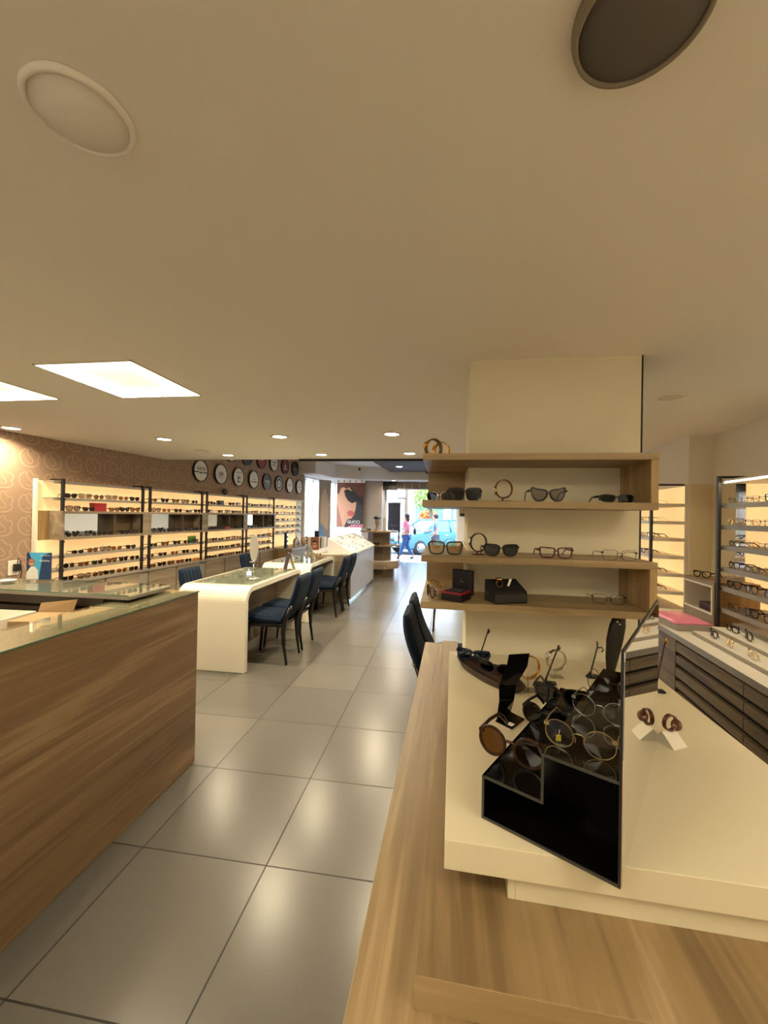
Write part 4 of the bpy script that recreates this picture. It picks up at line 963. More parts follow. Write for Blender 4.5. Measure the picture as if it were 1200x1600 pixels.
# stepped black riser with an upright mirror
RR = -math.radians(30.5); RO = Vector((.094,.919,ZT))
def Rr(x, y, z): return Vector((RO.x+x*math.cos(RR)-y*math.sin(RR), RO.y+x*math.sin(RR)+y*math.cos(RR), ZT+z))
t = thing('display_riser', 'black acrylic two step riser with an upright mirror, holding sunglasses', 'display stand', RO, RR)
RD = .60; k = .005
shell = MB()
for x0,x1,z0,z1 in ((0,.262,0,k),(0,k,k,.093),(0,.131,.093-k,.093),(.131-k,.131,.093,.188-k),(.131-k,.262,.188-k,.188)): shell.box(x0,x1,.003,RD,z0+.0004*(z0>0),z1)
shell.box(k,.1255,.17,.176,k,.0875).box(.1265,.2615,.17,.176,k,.182)
shell.build('shell', M_blackgloss, t)
ed = MB()
for x0,x1,z0,z1 in ((0,.262,0,k),(0,k,k,.093),(0,.131,.093-k,.093),(.131-k,.131,.093,.188-k),(.131-k,.262,.188-k,.188)): ed.box(x0,x1,0,.003,z0,z1)
ed.build('polished_edge', mat('grey_acrylic_edge',(62,60,56),.25), t)
MB().box(.2622,.2665,0,.608,0,.424).build('mirror_back', M_black, t); MB().box(.2667,.2685,.003,.605,.003,.421).build('mirror', M_mirror, t)
place_glasses('round','tortoiseshell','brown',Rr(.028,.085,.0935),(.0,0,RR+.02),'large tortoiseshell round sunglasses with brown lenses at the front of the black riser',None,True,1.28,40)
place_glasses('thin round','pale gold','clear',Rr(.183,.05,.1885),(.0,0,RR+.05),'thin gold round eyeglasses on the upper step of the black riser',None,True,1.08,40)
place_glasses('round','black','dark',Rr(.044,.295,.0935),(.0,0,RR-.06),'black round sunglasses seen at an angle in the middle of the black riser',None,True,1.08,36)
place_glasses('wayfarer','black','dark',Rr(.040,.455,.0935),(.0,0,RR+.12),'black sunglasses with dark lenses at the far end of the black riser',None,True,1.14,36)
place_glasses('thin square','gunmetal','clear',Rr(.188,.40,.1885),(.0,0,RR),'thin dark metal eyeglasses farthest back on the upper step against the mirror',None,True,1.02,32)
place_glasses('thin round','silver','clear',Rr(.187,.225,.1885),(.0,0,RR-.05),'thin silver round eyeglasses on the upper step between gold and dark frames',None,True,1.0,32)
t = thing('price_tag', 'small yellow tag hanging from the gold eyeglasses', 'tag', Rr(.138,.07,.1885)); MB().box(-.004,.006,-.001,.001,.0,.012).build('tag', mat('yellow_tag',(206,196,60),.6), t); MB().tube([(.001,0,.012),(.003,0,.024)],.0006,4).build('thread', M_paperw, t)
# bent black stand with a white label, watches, slim stands
t = thing('angular_stand', 'tall bent black stand with a small white label on its foot', 'display stand', (.222,1.36,ZT), .0)
def strip(secs, th_):
    vs = []; n = len(secs)
    for L_, R_ in secs: vs += [L_, R_, (L_[0],L_[1]+th_,L_[2]+.001), (R_[0],R_[1]+th_,R_[2]+.001)]
    fs = []
    for i in range(n-1):
        a = 4*i; fs += [(a,a+1,a+5,a+4),(a+2,a+6,a+7,a+3),(a,a+4,a+6,a+2),(a+1,a+3,a+7,a+5)]
    fs += [(0,2,3,1),(4*n-4,4*n-3,4*n-1,4*n-2)]
    return MB().add(vs, fs)
MB().prism([(-.045,-.005),(0,-.048),(.052,.022),(.012,.07)],'z',0,.003).build('foot', M_blackgloss, t)
strip([((-.040,.0,.003),(.014,.062,.003)),((-.030,.02,.055),(.022,.05,.05)),((-.030,.035,.10),(.030,.055,.10)),((-.006,.03,.17),(.060,.035,.17)),((.0,.03,.205),(.066,.035,.212))], .003).build('bent_blade', M_blackgloss, t)
MB().prism([(-.012,-.022),(.002,-.034),(.014,-.018),(.0,-.006)],'z',.0031,.0036).build('label', M_paperw, t)
cstand('clear stand under the gold watch beside the bent black stand',(.335,1.62,ZT),.2,.036,.05); watch('shiny gold wristwatch behind the bent black stand',(.335,1.62,ZT+.05),.3,M_gold,M_gold,.038,.014,0,.0,35)
cstand('clear stand under the silver watch',(.475,1.78,ZT),.15,.036,.03); watch('silver wristwatch with square case on a clear stand',(.475,1.78,ZT+.03),.25,M_silver,M_dialw,.038,.017,0,.0,30)
def slimstand(label, x, y, h, dx, dy, top, base=(.026,.016), rz=0, m=M_black):
    t = thing('eyewear_stand', label, 'display stand', (x,y,ZT), rz)
    MB().box(-base[0],base[0],-base[1],base[1],0,.008).build('base', M_blackgloss, t, .002)
    MB().tube([(-base[0]*.7,0,.008),(-base[0]*.7+dx*.15,dy*.1,.03),(-base[0]*.7+dx,dy,h)],[.005,.0035,.0028],6).build('stem', m, t)
    x_ = -base[0]*.7+dx
    if top == 'hook': MB().tube([(x_,dy,h-.002),(x_-.003,dy,h+.02)],.003,6).tube([(x_,dy,h-.006),(x_+.015,dy-.004,h-.002),(x_+.022,dy-.004,h-.014),(x_+.014,dy-.004,h-.022)],.0028,6).build('nose_rest', m, t)
    else: MB().tube([(x_,dy,h-.004),(x_+.004,dy,h+.012)],.004,6).tube([(x_+.002,dy,h-.01),(x_+.01,dy,h+.004)],.0025,6).build('nose_rest', m if top != 'gold' else M_gold, t)
    return t
slimstand('slim black eyewear stand near the left back corner of the white platform',.205,1.975,.115,.032,.01,'tip')
slimstand('slim bronze eyewear stand with a black foot in front of the silver watch',.430,1.70,.13,.05,.05,'tip',(.024,.014),-.15,M_dkbronze)
slimstand('slim black eyewear stand with a hook, left of the long black case',.635,1.80,.125,.035,.02,'hook',(.030,.016))
slimstand('slim bronze eyewear stand with a gold tip at the right edge of the platform',.828,1.70,.19,.045,.02,'gold',(.02,.014),0,M_dkbronze)
t = thing('eyewear_case', 'long black tapered case standing upright by the pillar', 'case', (.725,1.88,ZT), .0)
vs = []; fs = []; n = 20; secs = [(0,.012,.010,0),(.012,.018,.014,0),(.06,.026,.018,.004),(.14,.034,.021,.014),(.20,.033,.020,.024),(.235,.026,.017,.030),(.252,.010,.008,.034)]
for z, rx_, ry_, ox in secs:
    for j in range(n): a = 2*PI*j/n; vs.append((ox+rx_*math.cos(a), ry_*math.sin(a), z))
for i in range(len(secs)-1):
    for j in range(n): fs.append((i*n+j,i*n+(j+1)%n,(i+1)*n+(j+1)%n,(i+1)*n+j))
fs += [list(range(n)), [(len(secs)-1)*n+j for j in range(n)]]
MB().add(vs, fs, 0, True).build('shell', mat('dark_leather',(20,17,14),.4), t)
MB().box(-.022,.022,-.016,.016,0,.004).build('foot', M_black, t)
for zz, ox in ((.212,.026),(.222,.028)): MB().ball((ox-.012*(zz>.22),-.019,zz),.004,n=8).build('stud', M_steel, t)
t = thing('display_tray', 'brown leather boat shaped tray with eyeglasses, left of the bent black stand', 'tray', (.195,1.735,ZT), -math.radians(58))
vs = []; fs = []; n = 40
def boat(s, z): return [((.205*s)*math.copysign(abs(math.cos(2*PI*j/n))**.9,math.cos(2*PI*j/n)), (.066*s)*math.sin(2*PI*j/n), z) for j in range(n)]
secs = [boat(.86,0),boat(1,.026),boat(.95,.028),boat(.84,.010)]
for s_ in secs: vs += s_
for i in range(3):
    for j in range(n): fs.append((i*n+j,i*n+(j+1)%n,(i+1)*n+(j+1)%n,(i+1)*n+j))
fs += [list(range(n))[::-1], [3*n+j for j in range(n)]]
MB().add(vs, fs, 0, True).build('tray', mat('chocolate_leather',(48,30,22),.35,bump=.3,bscale=120), t)
place_glasses('square','blue','blue',(.140,1.845,ZT+.020),(0,0,-.30),'navy blue eyeglasses with bluish lenses lying on the brown leather tray',None,True,1.08,32,True)
place_glasses('oval','black','dark',(.222,1.715,ZT+.020),(0,0,-.45),'black sunglasses lying folded on the brown leather tray',None,True,1.08,28,True)
t = thing('watch_card', 'cream angled card stand under the rose watch, at the foot of the mirror', 'watch stand', (.676,1.318,ZT), .5)
MB().add([(-.028,-.03,0),(.028,-.03,0),(.028,.006,.036),(-.028,.006,.036),(-.028,.04,0),(.028,.04,0),(-.028,.002,0),(.028,.002,0)],[(0,1,3),(1,2,3),(2,5,4),(2,4,3),(0,3,4),(1,5,2),(0,4,5),(0,5,1)]).build('folded_card', M_white, t)
watch('rose coloured wristwatch on a cream card near the foot of the mirror',(.678,1.326,ZT+.0362),.35,mat('rose_metal',(120,84,72),.35,.6),M_dialk,.019,.013,0,.002,200)

# ---------------------------------------------------------------- right wall: counters, lit shelves, niche box
t = thing('drawer_counter', 'dark grooved drawer counter with a pale top along the right wall', 'counter', W(0,0,0), RZ)
MB().box(1.383,2.052,-.6,4.15,.718,.760).build('counter_top', M_greymetal, t, .002)
MB().box(1.378,2.045,-.6,4.15,.7602,.7625).build('top_laminate', M_white, t)
MB().box(1.44,2.05,-.59,4.14,.002,.7175).build('body', M_black, t)
MB().box(1.40,1.4295,3.30,4.14,.06,.7175).build('end_panel', M_darkwood, t)
for y0, y1 in ((2.545,3.293),(1.79,2.539),(1.03,1.784),(.27,1.024)):
    for z0, z1 in ((.630,.696),(.545,.600),(.452,.514),(.376,.420),(.262,.342),(.08,.245)): MB().box(1.40,1.4295,y0,y1,z0,z1).build('drawer', M_darkwood, t, .0015)
t = thing('stepped_display', 'pale stepped display base with eyeglasses on the drawer counter', 'display stand', W(0,0,.763), RZ)
for i, (x0, y1) in enumerate(((1.49,3.27),(1.637,3.34),(1.80,3.40))):
    MB().box(x0,2.03,1.2,y1,.0235*i,.0235*(i+1)-.0005).build('step', M_white, t); MB().box(x0-.002,x0-.0003,1.2,y1,.0235*i,.0235*(i+1)-.0005).build('riser', M_greymetal, t)
for st, fc, x, y, lv, rz, lb in (('wayfarer','black',1.545,3.13,1,-.5,'black eyeglasses at the far end of the lowest step on the drawer counter'),('thin round','gold',1.535,2.93,1,-.6,'gold round eyeglasses on the lowest step, right of the black pair'),
     ('thin square','gold',1.535,2.72,1,-.5,'gold rimmed square eyeglasses nearest the right edge on the lowest step'),('square','black',1.70,3.22,2,-.3,'black rectangular eyeglasses at the far end of the middle step'),
     ('oversized','black',1.69,3.04,2,-.6,'large black eyeglasses on the middle step near the right edge'),('round','brown',1.70,2.82,2,-.4,'brown round eyeglasses on the middle step'),('oval','black',1.535,2.50,1,-.5,'black oval eyeglasses nearest the viewer on the lowest step')):
    place_glasses(st, fc, 'clear', W(x,y,.763+.0235*lv), (0,0,-PI/2+RZ+rz+.3), lb, 'eyeglasses on the stepped display', True, 1.0, 28, True)
t = thing('display_bay', 'back-lit eyeglasses shelves with black post on the right wall', 'display shelves', W(0,0,.763), RZ)
zz = lambda h: h-.763
RH = [1.688,1.531,1.381,1.222,1.082,.924]
MB().box(2.042,2.055,1.4,3.70,zz(.835),zz(1.86)).build('back_panel', M_glow, t)
MB().box(2.042,2.055,3.71,3.84,zz(.98),zz(1.86)).build('mirror_strip', M_mirror, t); MB().box(2.040,2.055,3.71,3.95,zz(.77),zz(.979)).build('wood_strip', M_oakz, t)
MB().box(2.044,2.056,3.845,4.187,zz(.98),zz(1.86)).build('side_panel', M_panel, t)
MB().box(1.765,2.041,1.4,3.478,zz(1.835),zz(1.862)).build('top_board', M_white, t)
l = bpy.data.lights.new('shelf_strip_light', 'AREA'); l.shape = 'RECTANGLE'; l.size = .02; l.size_y = 2.0; l.energy = 5; l.color = WARM     # LED strip behind the front lip of the top board
o = bpy.data.objects.new('shelf_strip_light', l); COL.objects.link(o); o.parent = t; o.location = (1.756,2.44,zz(1.845)); o.rotation_euler = (0,math.radians(-12),0)
for h in RH: MB().box(1.775,2.041,1.4,3.478,zz(h)-.012,zz(h)).box(1.765,1.775,1.4,3.478,zz(h)-.034,zz(h)).build('shelf', M_greymetal, t)
for yy in (3.495,2.30):
    p = MB().box(1.743,1.764,yy-.014,yy+.014,.001 if yy > 3 else .0478,zz(1.892)).box(1.764,2.041,yy-.012,yy+.012,zz(1.876),zz(1.892))
    for h in RH: p.box(1.742,1.80,yy-.022,yy-.0145,zz(h)-.030,zz(h)-.013)
    p.build('post', M_black, t)
RG = [('thin square','gunmetal'),('round','brown'),('square','black'),('thin round','gold'),('wayfarer','black'),('thin square','black'),('oval','grey'),('thin round','gunmetal')]
for r, h in enumerate(RH):
    for i in range(6 if r > 2 else 5):
        st, fc = RG[(r*3+i*5) % len(RG)]
        place_glasses(st, fc, 'clear', W(1.785, 3.37-i*.19, h+.0005), (0,0,-PI/2+RZ+rnd.uniform(-.05,.14)),
            '%s, %s from the black post, %s lit shelf on the right' % (desc(st,fc,'clear'), ORD[i], ['top','second','third','fourth','fifth','bottom'][r]), 'eyeglasses on the lit right wall', True, 1.0, 24)
t = thing('niche_box', 'wooden box with a white framed open niche beside the black post', 'box', W(1.735,3.522,.763), RZ)
MB().box(.018,.30,0,.43,0,.085,1).box(.018,.30,0,.43,.31,.330,1).box(.018,.30,0,.43,.3302,.334,0).box(.018,.30,.0,.012,.0851,.3099,1).box(.018,.30,.418,.43,.0851,.3099,1).box(.28,.30,.012,.418,.0851,.3099,1).build('body', [M_oakz, M_white], t); MB().box(.0,.30,-.006,-.0005,0,.334).build('end_panel', M_oakz, t)
MB().box(0,.0175,0,.43,0,.088).build('front_board', M_greywood, t); MB().box(0,.0175,0,.43,.306,.334).build('front_board', M_greywood, t)
MB().box(-.004,.0175,.004,.426,.0885,.100).box(-.004,.0175,.004,.426,.293,.3055).box(-.004,.0175,.004,.016,.1005,.2925).box(-.004,.0175,.414,.426,.1005,.2925).build('white_frame', M_white, t)
t = thing('gift_box', 'dark red jewellery box with raised lid inside the white framed niche', 'box', W(1.79,3.71,.849), RZ)
MB().box(0,.12,-.10,.12,0,.055).build('body', mat('maroon_box',(62,24,22),.4), t, .003); MB().box(.03,.16,-.165,-.105,0,.15).build('lid', M_legblk, t, .003)
place_glasses('wayfarer','black','clear',W(1.79,3.80,1.0975),(0,0,-PI/2+RZ+.45),'thick black eyeglasses on top of the wooden niche box',None,True,1.05,32)
place_glasses('oval','clear','clear',W(1.905,3.63,1.0975),(0,0,-PI/2+RZ+.1),'clear eyeglasses at the back on top of the wooden niche box',None,True,.95,24)
t = thing('parcel', 'flat grey parcel under the pink bag on the right counter', 'parcel', W(1.53,3.53,.763), RZ+.1); MB().box(-.13,.13,-.19,.19,0,.045).build('parcel', mat('grey_wrap',(150,140,130),.4), t, .006)
b = MB(); vs = []; fs = []; rr = random.Random(5); nx, ny = 10, 14
for s_ in (0,1):
    for i in range(nx+1):
        for j in range(ny+1):
            u, v = i/nx, j/ny; e = min(u,1-u,v,1-v)*5
            vs.append((-.125+.25*u, -.18+.36*v, s_*(.006+min(1,e)*.026+rr.uniform(0,.007))))
N_ = (nx+1)*(ny+1)
for s_ in (0,1):
    for i in range(nx):
        for j in range(ny): a = s_*N_+i*(ny+1)+j; fs.append((a,a+1,a+ny+2,a+ny+1))
for i in range(nx):
    for j in (0,ny): a = i*(ny+1)+j; fs.append((a,a+ny+1,N_+a+ny+1,N_+a))
for j in range(ny):
    for i in (0,nx): a = i*(ny+1)+j; fs.append((a,a+1,N_+a+1,N_+a))
tag(b.add(vs,fs,0,True).build('plastic_bag', mat('pink_plastic',(226,130,160),.25)), 'pink plastic wrapped bag on the grey parcel by the right shelves', 'bag', None, W(1.52,3.53,.8085), RZ+.1)
# shelf bay farther back on the right
t = thing('display_bay', 'farther back-lit eyeglasses shelves on the right, seen beyond the pillar', 'display shelves', W(0,0,.763), RZ)
BH = [1.71,1.549,1.393,1.231,1.069,.907]
MB().box(1.855,1.868,4.215,6.2,zz(.765),zz(1.87)).build('back_panel', M_glow, t); MB().box(1.845,1.869,4.203,4.214,.001,zz(1.885)).build('end_panel', M_white, t)
for h in BH: MB().box(1.60,1.854,4.215,6.2,zz(h)-.030,zz(h)).build('shelf', M_white, t)
for yy in (4.25,5.3,6.18):
    MB().box(1.578,1.599,yy-.014,yy+.014,.001,zz(1.892)).box(1.599,1.854,yy-.012,yy+.012,zz(1.876),zz(1.892)).build('post', M_black, t)
for r, h in enumerate(BH):
    for i in range(6):
        st, fc = RG[(r*5+i*3) % len(RG)]
        place_glasses(st, fc, 'clear', W(1.622, 4.36+i*.19, h+.0005), (0,0,-PI/2+RZ+rnd.uniform(-.05,.14)),
            '%s, %s from the near end on the %s shelf beyond the pillar' % (desc(st,fc,'clear'), ORD[i], ['top','second','third','fourth','fifth','bottom'][r]), 'eyeglasses on the far right shelves', i < 2, 1.0, 20)
t = thing('drawer_counter', 'counter under the farther right shelves, hidden beyond the pillar', 'counter', W(0,0,0), RZ)
MB().box(1.36,1.868,4.16,6.3,.718,.7625).build('counter_top', M_greymetal, t); MB().box(1.40,1.868,4.17,6.29,.002,.7175).build('body', M_darkwood, t)

# ---------------------------------------------------------------- the street outside
b = MB().box(-26,26,13.421,16.0,-.10,-.012); struct(b.build('ground', mat('paving', (196,190,182), .6, noise=.3, nscale=1.2)), 'pale paved sidewalk outside the shop')
b = MB().box(-26,26,16.0,40,-.14,-.05); struct(b.build('ground', mat('asphalt', (130,128,126), .8, noise=.3, nscale=3)), 'street in front of the shop')
b = MB().box(-26,-5.51,-2.6,13.42,-.10,-.02); struct(b.build('ground', mat('paving')), 'sidewalk along the side windows')
def car(x, y, rz, paint, label):
    t = thing('car', label, 'car', (x,y,-.05), rz)
    P = mat(paint[0], paint[1], .25, .3, coat=.7); G = mat('car_glass',(70,92,104),.08,spec=.8)
    side = [(-2.0,.32),(-1.98,.72),(-1.85,.92),(.75,.95),(1.35,.86),(1.88,.70),(2.0,.52),(1.98,.28),(1.6,.22),(-1.7,.22)]
    b = MB(); n = len(side); vs = [(p[0],-.80,p[1]) for p in side]+[(p[0],.80,p[1]) for p in side]
    b.add(vs, [list(range(n))[::-1], list(range(n,2*n))]+[(i,(i+1)%n,n+(i+1)%n,n+i) for i in range(n)]); b.build('body', P, t, .07, 3)
    base = [(-1.80,.92),(.98,.93)]; top = [(-1.45,1.40),(.15,1.42)]
    vs = [(-1.80,-.76,.90),(.98,-.76,.90),(.98,.76,.90),(-1.80,.76,.90),(-1.45,-.60,1.40),(.12,-.60,1.42),(.12,.60,1.42),(-1.45,.60,1.40)]
    MB().add(vs, [(0,1,2,3),(4,7,6,5),(0,4,5,1),(1,5,6,2),(2,6,7,3),(3,7,4,0)]).build('windows', G, t, .03)
    MB().box(-1.48,.16,-.61,.61,1.385,1.445).build('roof', P, t, .025, 3)
    for s_ in (-1,1):
        for p0, p1 in (((1.0,s_*.775,.90),(.12,s_*.61,1.42)),((-.45,s_*.77,.90),(-.50,s_*.61,1.42)),((-1.80,s_*.77,.90),(-1.46,s_*.61,1.41))): MB().tube([p0,p1],.035,6).build('window_pillar', P, t)
        MB().box(.72,.90,min(s_*.80,s_*.95),max(s_*.80,s_*.95),.93,1.05).build('wing_mirror', P, t, .02)
        MB().box(1.86,2.012,min(s_*.45,s_*.74),max(s_*.45,s_*.74),.52,.66).build('headlamp', M_offlamp, t, .02)
        MB().box(-.25,-.10,min(s_*.801,s_*.815),max(s_*.801,s_*.815),.78,.81).build('door_handle', M_steel, t)
        for xx in (1.22,-1.25):
            wb = MB(); wb.M = Matrix.Translation((xx,s_*.74,.30)) @ Matrix.Rotation(PI/2,4,'X')
            wb.lathe([(.20,-.10),(.285,-.09),(.30,-.05),(.30,.05),(.285,.09),(.20,.10)],28); wh = wb.build('wheel', mat('tyre_rubber',(26,26,28),.8), t)
            hb = MB(); hb.M = Matrix.Translation((xx,s_*.845,.30)) @ Matrix.Rotation(PI/2,4,'X'); hb.lathe([(.195,-.012),(.195,.012),(.06,.02*s_*0),(.001,0)],20); hb.build('hubcap', M_silver, wh)
    MB().box(1.98,2.03,-.72,.72,.28,.44).build('bumper', M_black, t, .02); MB().box(1.985,2.02,-.30,.30,.55,.64).build('grille', M_black, t)
    MB().box(2.031,2.036,-.24,.24,.32,.41).build('number_plate', M_paperw, t)
car(-.51,17.77,math.atan2(-.66,-.75),('teal_paint',(12,92,112)),'teal car parked outside the entrance, its bonnet towards the left')
car(1.9,23.5,PI,('slate_paint',(88,110,140)),'slate blue car farther down the street behind the teal one')
def skinned(name, nodes, edges, m_, parent, sub=1):
    me = bpy.data.meshes.new(name); idx = {k: i for i, k in enumerate(nodes)}
    me.from_pydata([nodes[k][0] for k in nodes], [(idx[a], idx[b_]) for a, b_ in edges], [])
    o = bpy.data.objects.new(name, me); COL.objects.link(o); o.parent = parent
    o.modifiers.new('skin', 'SKIN')
    if not me.skin_vertices:
        with bpy.context.temp_override(object=o, active_object=o): bpy.ops.mesh.customdata_skin_add()
    for i, k in enumerate(nodes):
        r_ = nodes[k][1]; me.skin_vertices[0].data[i].radius = r_ if isinstance(r_, tuple) else (r_, r_)
        me.skin_vertices[0].data[i].use_root = (i == 0)
    sm = o.modifiers.new('subdiv', 'SUBSURF'); sm.levels = sub; sm.render_levels = sub
    me.materials.append(m_); 
    return o
def person(x, y, rz, label, shirt, trousers, hair, bag, long_hair=True):
    t = thing('person', label, 'person', (x,y,-.012), rz)
    N = {'pelvis':((0,0,.86),(.13,.10)),'waist':((0,.0,1.02),(.11,.085)),'chest':((0,.01,1.20),(.14,.10)),'neck':((0,.015,1.36),.045),'chin':((0,.045,1.42),.055),'head':((0,.03,1.50),(.072,.09)),'crown':((0,.015,1.57),.065)}
    E_ = [('pelvis','waist'),('waist','chest'),('chest','neck'),('neck','chin'),('chin','head'),('head','crown')]
    legs = {'l':(-.085,[(.10,.47),(.24,.10)],.34),'r':(.085,[(.0,.46),(-.24,.13)],-.16)}
    for s_, (hx, ks, ty) in legs.items():
        N['hip'+s_] = ((hx,0,.80),.085); N['knee'+s_] = ((hx*.95,ks[0][0],ks[0][1]),.055); N['ank'+s_] = ((hx*.9,ks[1][0],ks[1][1]-.02),.038); N['toe'+s_] = ((hx,ty if s_ == 'l' else ks[1][0]+.13,.035),.03)
        E_ += [('pelvis','hip'+s_),('hip'+s_,'knee'+s_),('knee'+s_,'ank'+s_),('ank'+s_,'toe'+s_)]
    for s_, sx, el, wr in (('l',-1,(-.22,-.06,1.05),(-.20,.10,.86)),('r',1,(.22,.06,1.04),(.19,.24,.98))):
        N['sh'+s_] = ((sx*.165,.0,1.29),.055); N['el'+s_] = (el,.038); N['wr'+s_] = (wr,.026); d = (Vector(wr)-Vector(el)).normalized(); pm = Vector(wr)+d*.05; N['pa'+s_] = (tuple(pm),(.028,.018))
        E_ += [('chest','sh'+s_),('sh'+s_,'el'+s_),('el'+s_,'wr'+s_),('wr'+s_,'pa'+s_)]
        for q in range(5):
            off = Vector(((q-2)*.011,.01*(q == 4),0)) + d*(.055+.012*(1.5-abs(q-1.7))) + Vector((0,.012,-.01))
            N['f%s%d' % (s_,q)] = (tuple(pm+off),.007); E_.append(('pa'+s_,'f%s%d' % (s_,q)))
    skinned('body', N, E_, M_skin, t, 2)
    g = lambda k, a: (N[k][0], (N[k][1] if not isinstance(N[k][1], tuple) else N[k][1][0])+a) if not isinstance(N[k][1], tuple) else (N[k][0], (N[k][1][0]+a, N[k][1][1]+a))
    S = {'chest':g('chest',.02),'waist':g('waist',.022),'hem':((0,0,.90),(.145,.115)),'col':((0,.012,1.32),.06),'shl':g('shl',.018),'shr':g('shr',.018),'ml':(tuple(Vector(N['shl'][0]).lerp(Vector(N['ell'][0]),.75)),.055),'mr':(tuple(Vector(N['shr'][0]).lerp(Vector(N['elr'][0]),.75)),.055)}
    skinned('shirt', S, [('chest','waist'),('waist','hem'),('chest','col'),('chest','shl'),('chest','shr'),('shl','ml'),('shr','mr')], shirt, t, 2)
    J = {'pelvis':g('pelvis',.012)}
    je = []
    for s_ in 'lr':
        for k_ in ('hip','knee'): J[k_+s_] = g(k_+s_,.018)
        J['cuff'+s_] = (tuple(Vector(N['knee'+s_][0]).lerp(Vector(N['ank'+s_][0]),.9)),.055); je += [('pelvis','hip'+s_),('hip'+s_,'knee'+s_),('knee'+s_,'cuff'+s_)]
    skinned('trousers', J, je, trousers, t, 2)
    for s_ in 'lr':
        a, c = Vector(N['ank'+s_][0]), Vector(N['toe'+s_][0])
        skinned('shoe', {'a':(tuple(a-Vector((0,.01,.03))),.045),'b':(tuple(c),.04)}, [('a','b')], M_legblk, t)
    h = MB(); h.ball((0,-.012,1.535),.088,.098,.088,n=14)
    if long_hair: h.ball((0,-.055,1.44),.075,.05,.11,n=12)
    h.build('hair', hair, t)
    f = MB()
    for s_ in (-1,1): f.ball((s_*.03,.112,1.505),.009,n=8)
    f.build('eyes', M_black, t); MB().tube([(0,.115,1.50),(0,.135,1.475),(0,.118,1.468)],[.008,.012,.008],6).build('nose', M_skin, t); MB().tube([(-.02,.108,1.44),(0,.114,1.438),(.02,.108,1.44)],.005,5).build('mouth', mat('lips',(150,80,74),.5), t)
    return t
person(-1.28,14.42,PI/2-.25,'person in a pink shirt and blue jeans striding left outside the entrance',mat('pink_shirt',(206,96,122),.8),mat('blue_jeans',(52,84,140),.8),mat('dark_hair',(44,34,30),.7),True)
person(-.28,15.0,PI/2+.1,'person in a light blue shirt with short dark hair, right of the teal car',mat('light_blue_shirt',(120,156,210),.8),mat('grey_trousers',(96,104,120),.8),mat('dark_hair'),False,False)
t = thing('handbag', 'white carrier bag held in front by the person in pink', 'bag', (-1.60,14.36,.62)); MB().box(-.09,.09,-.05,.05,0,.22).build('body', M_paperw, t, .01); MB().tube([(-.05,0,.2201),(-.03,0,.31),(.03,0,.31),(.05,0,.2201)],.005,5).build('handle', M_paperw, t)
t = thing('handbag', 'black shoulder bag at the back of the person in pink', 'bag', (-.985,14.40,.86)); MB().ball((0,0,.12),.06,.12,.12,n=12).build('body', M_black, t); MB().tube([(0,-.08,.18),(-.10,-.06,.42),(-.16,0,.48),(-.10,.06,.42),(0,.08,.18)],.008,5).build('strap', M_black, t)
def tree(x, y, h, r, col, label, seed, zc=None, nl=1100):
    rr = random.Random(seed); t = thing('tree', label, 'tree', (x,y,-.05)); zc = zc or h-r
    MB().tube([(0,0,0),(.05,.02,h*.3),(-.04,0,h*.55),(0,0,zc)],[.16,.13,.10,.05],8).build('trunk', mat('bark',(110,96,86),.9,noise=.6,nscale=20), t)
    b = MB(); vs = []; fs = []
    for i in range(nl):
        while True:
            p = Vector((rr.uniform(-1,1),rr.uniform(-1,1),rr.uniform(-1,1)))
            if .25 < p.length < 1: break
        p = Vector((p.x*r*1.15,p.y*r,p.z*r*.8+zc)); u = Vector((rr.gauss(0,1),rr.gauss(0,1),rr.gauss(0,1))).normalized(); v = u.orthogonal().normalized(); s_ = rr.uniform(.07,.16)
        o = len(vs); vs += [p-u*s_, p+v*s_*.5, p+u*s_, p-v*s_*.5]; fs.append((o,o+1,o+2,o+3))
    b.add(vs, fs).build('foliage', mat('leaf_'+label.split()[0], col, .6), t)
tree(-.75,25,3.9,1.15,(120,160,60),'light green tree across the street above the teal car',1)
tree(-4.6,24,4.2,1.3,(176,186,84),'yellow green tree seen left of the notice board',2)
tree(-1.0,27,2.0,.55,(214,130,64),'orange leaved shrub across the street',3,1.5,500)
tree(3.2,26,4.6,1.6,(104,146,60),'green tree hidden partly by the pillar shelves',4)
tree(-9.5,17,4.8,1.8,(150,176,80),'pale green tree beyond the side windows',5)
t = thing('street_lamp', 'pale grey street lamp with a dark bracket opposite the entrance', 'street lamp', (-1.92,18.9,-.05))
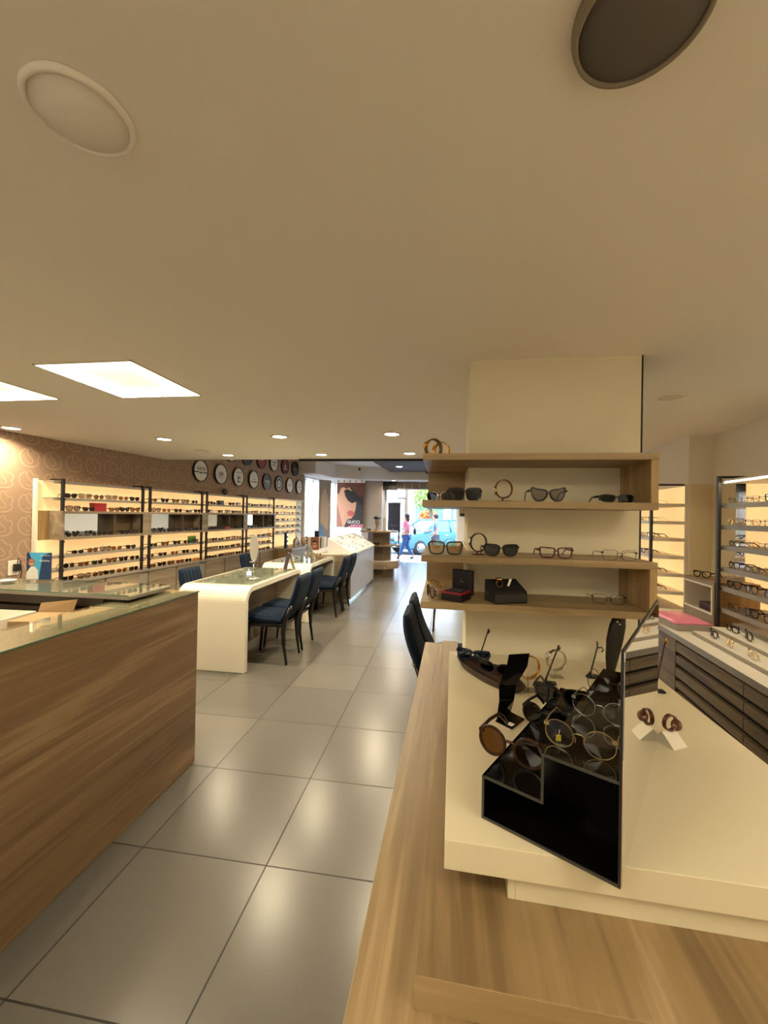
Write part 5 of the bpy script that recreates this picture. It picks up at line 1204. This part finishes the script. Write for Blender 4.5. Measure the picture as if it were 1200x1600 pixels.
MB().lathe([(.10,0),(.10,.25),(.055,.32),(.05,2.35)],16).build('pole', mat('pale_metal',(200,204,210),.4), t); MB().box(-.20,.20,-.05,.05,2.351,2.42).build('bracket', M_black, t, .02); MB().ball((0,0,2.60),.17,n=18).build('globe', mat('opal_globe',(232,236,238),.3), t)
t = thing('street_pillar', 'broad lilac grey pillar across the street', 'pillar', (-2.65,23.0,-.05)); MB().box(-.22,.22,-.25,.25,.001,4.6).build('shaft', mat('lilac_render',(168,168,186),.8), t); MB().box(-.26,.26,-.29,.29,.001,.3).build('foot', M_greymetal, t); MB().box(.7,1.0,-.2,.2,.001,4.6).build('shaft', mat('lilac_render'), t)
t = thing('kiosk', 'teal street kiosk with a pale panel, beyond the pillar shelves', 'kiosk', (1.05,20.6,-.05))
MB().box(-.55,.9,-.5,.5,.001,2.0).build('body', mat('teal_paint_matte',(96,176,190),.5), t)
for i in range(4): MB().box(-.5+.36*i,-.47+.36*i,-.512,-.501,.2,1.9).build('mullion', M_steel, t)
MB().box(-.22,.06,-.53,-.513,1.25,1.95).build('notice', M_paperw, t); MB().box(-.65,1.0,-.6,.6,2.001,2.12).build('roof', mat('teal_paint_matte'), t)
def building(x0, x1, y, h, col, label, nw, nf, seed):
    t = thing('building', label, 'building', (x0,y,-.05)); L_ = x1-x0
    MB().box(0,L_,0,6,.001,h).build('wall', mat('render_%d' % seed, col, .85, noise=.15, nscale=.6), t); MB().box(-.2,L_+.2,-.25,6.2,h+.001,h+.3).build('roof', mat('roof_grey',(130,124,120),.8), t)
    for f in range(nf):
        for i in range(nw):
            cx = L_*(i+.5)/nw; z0 = .9+3.0*f
            w_ = MB().box(cx-.55,cx+.55,-.04,-.001,z0,z0+1.5).build('window', M_white, t); MB().box(cx-.48,cx+.48,-.05,-.041,z0+.06,z0+1.44).build('pane', mat('car_glass'), w_)
building(-11,-3.6,36,7,(222,206,186),'cream building across the street, left of the entrance view',5,2,1)
building(-2.9,5.2,37,8.5,(230,224,216),'white building across the street behind the trees',5,2,2)
building(-26,-15.5,20,8,(226,196,170),'peach building beyond the side windows',5,2,3)
building(5.9,14,36,6.5,(206,198,190),'grey building at the right end of the street',4,2,4)
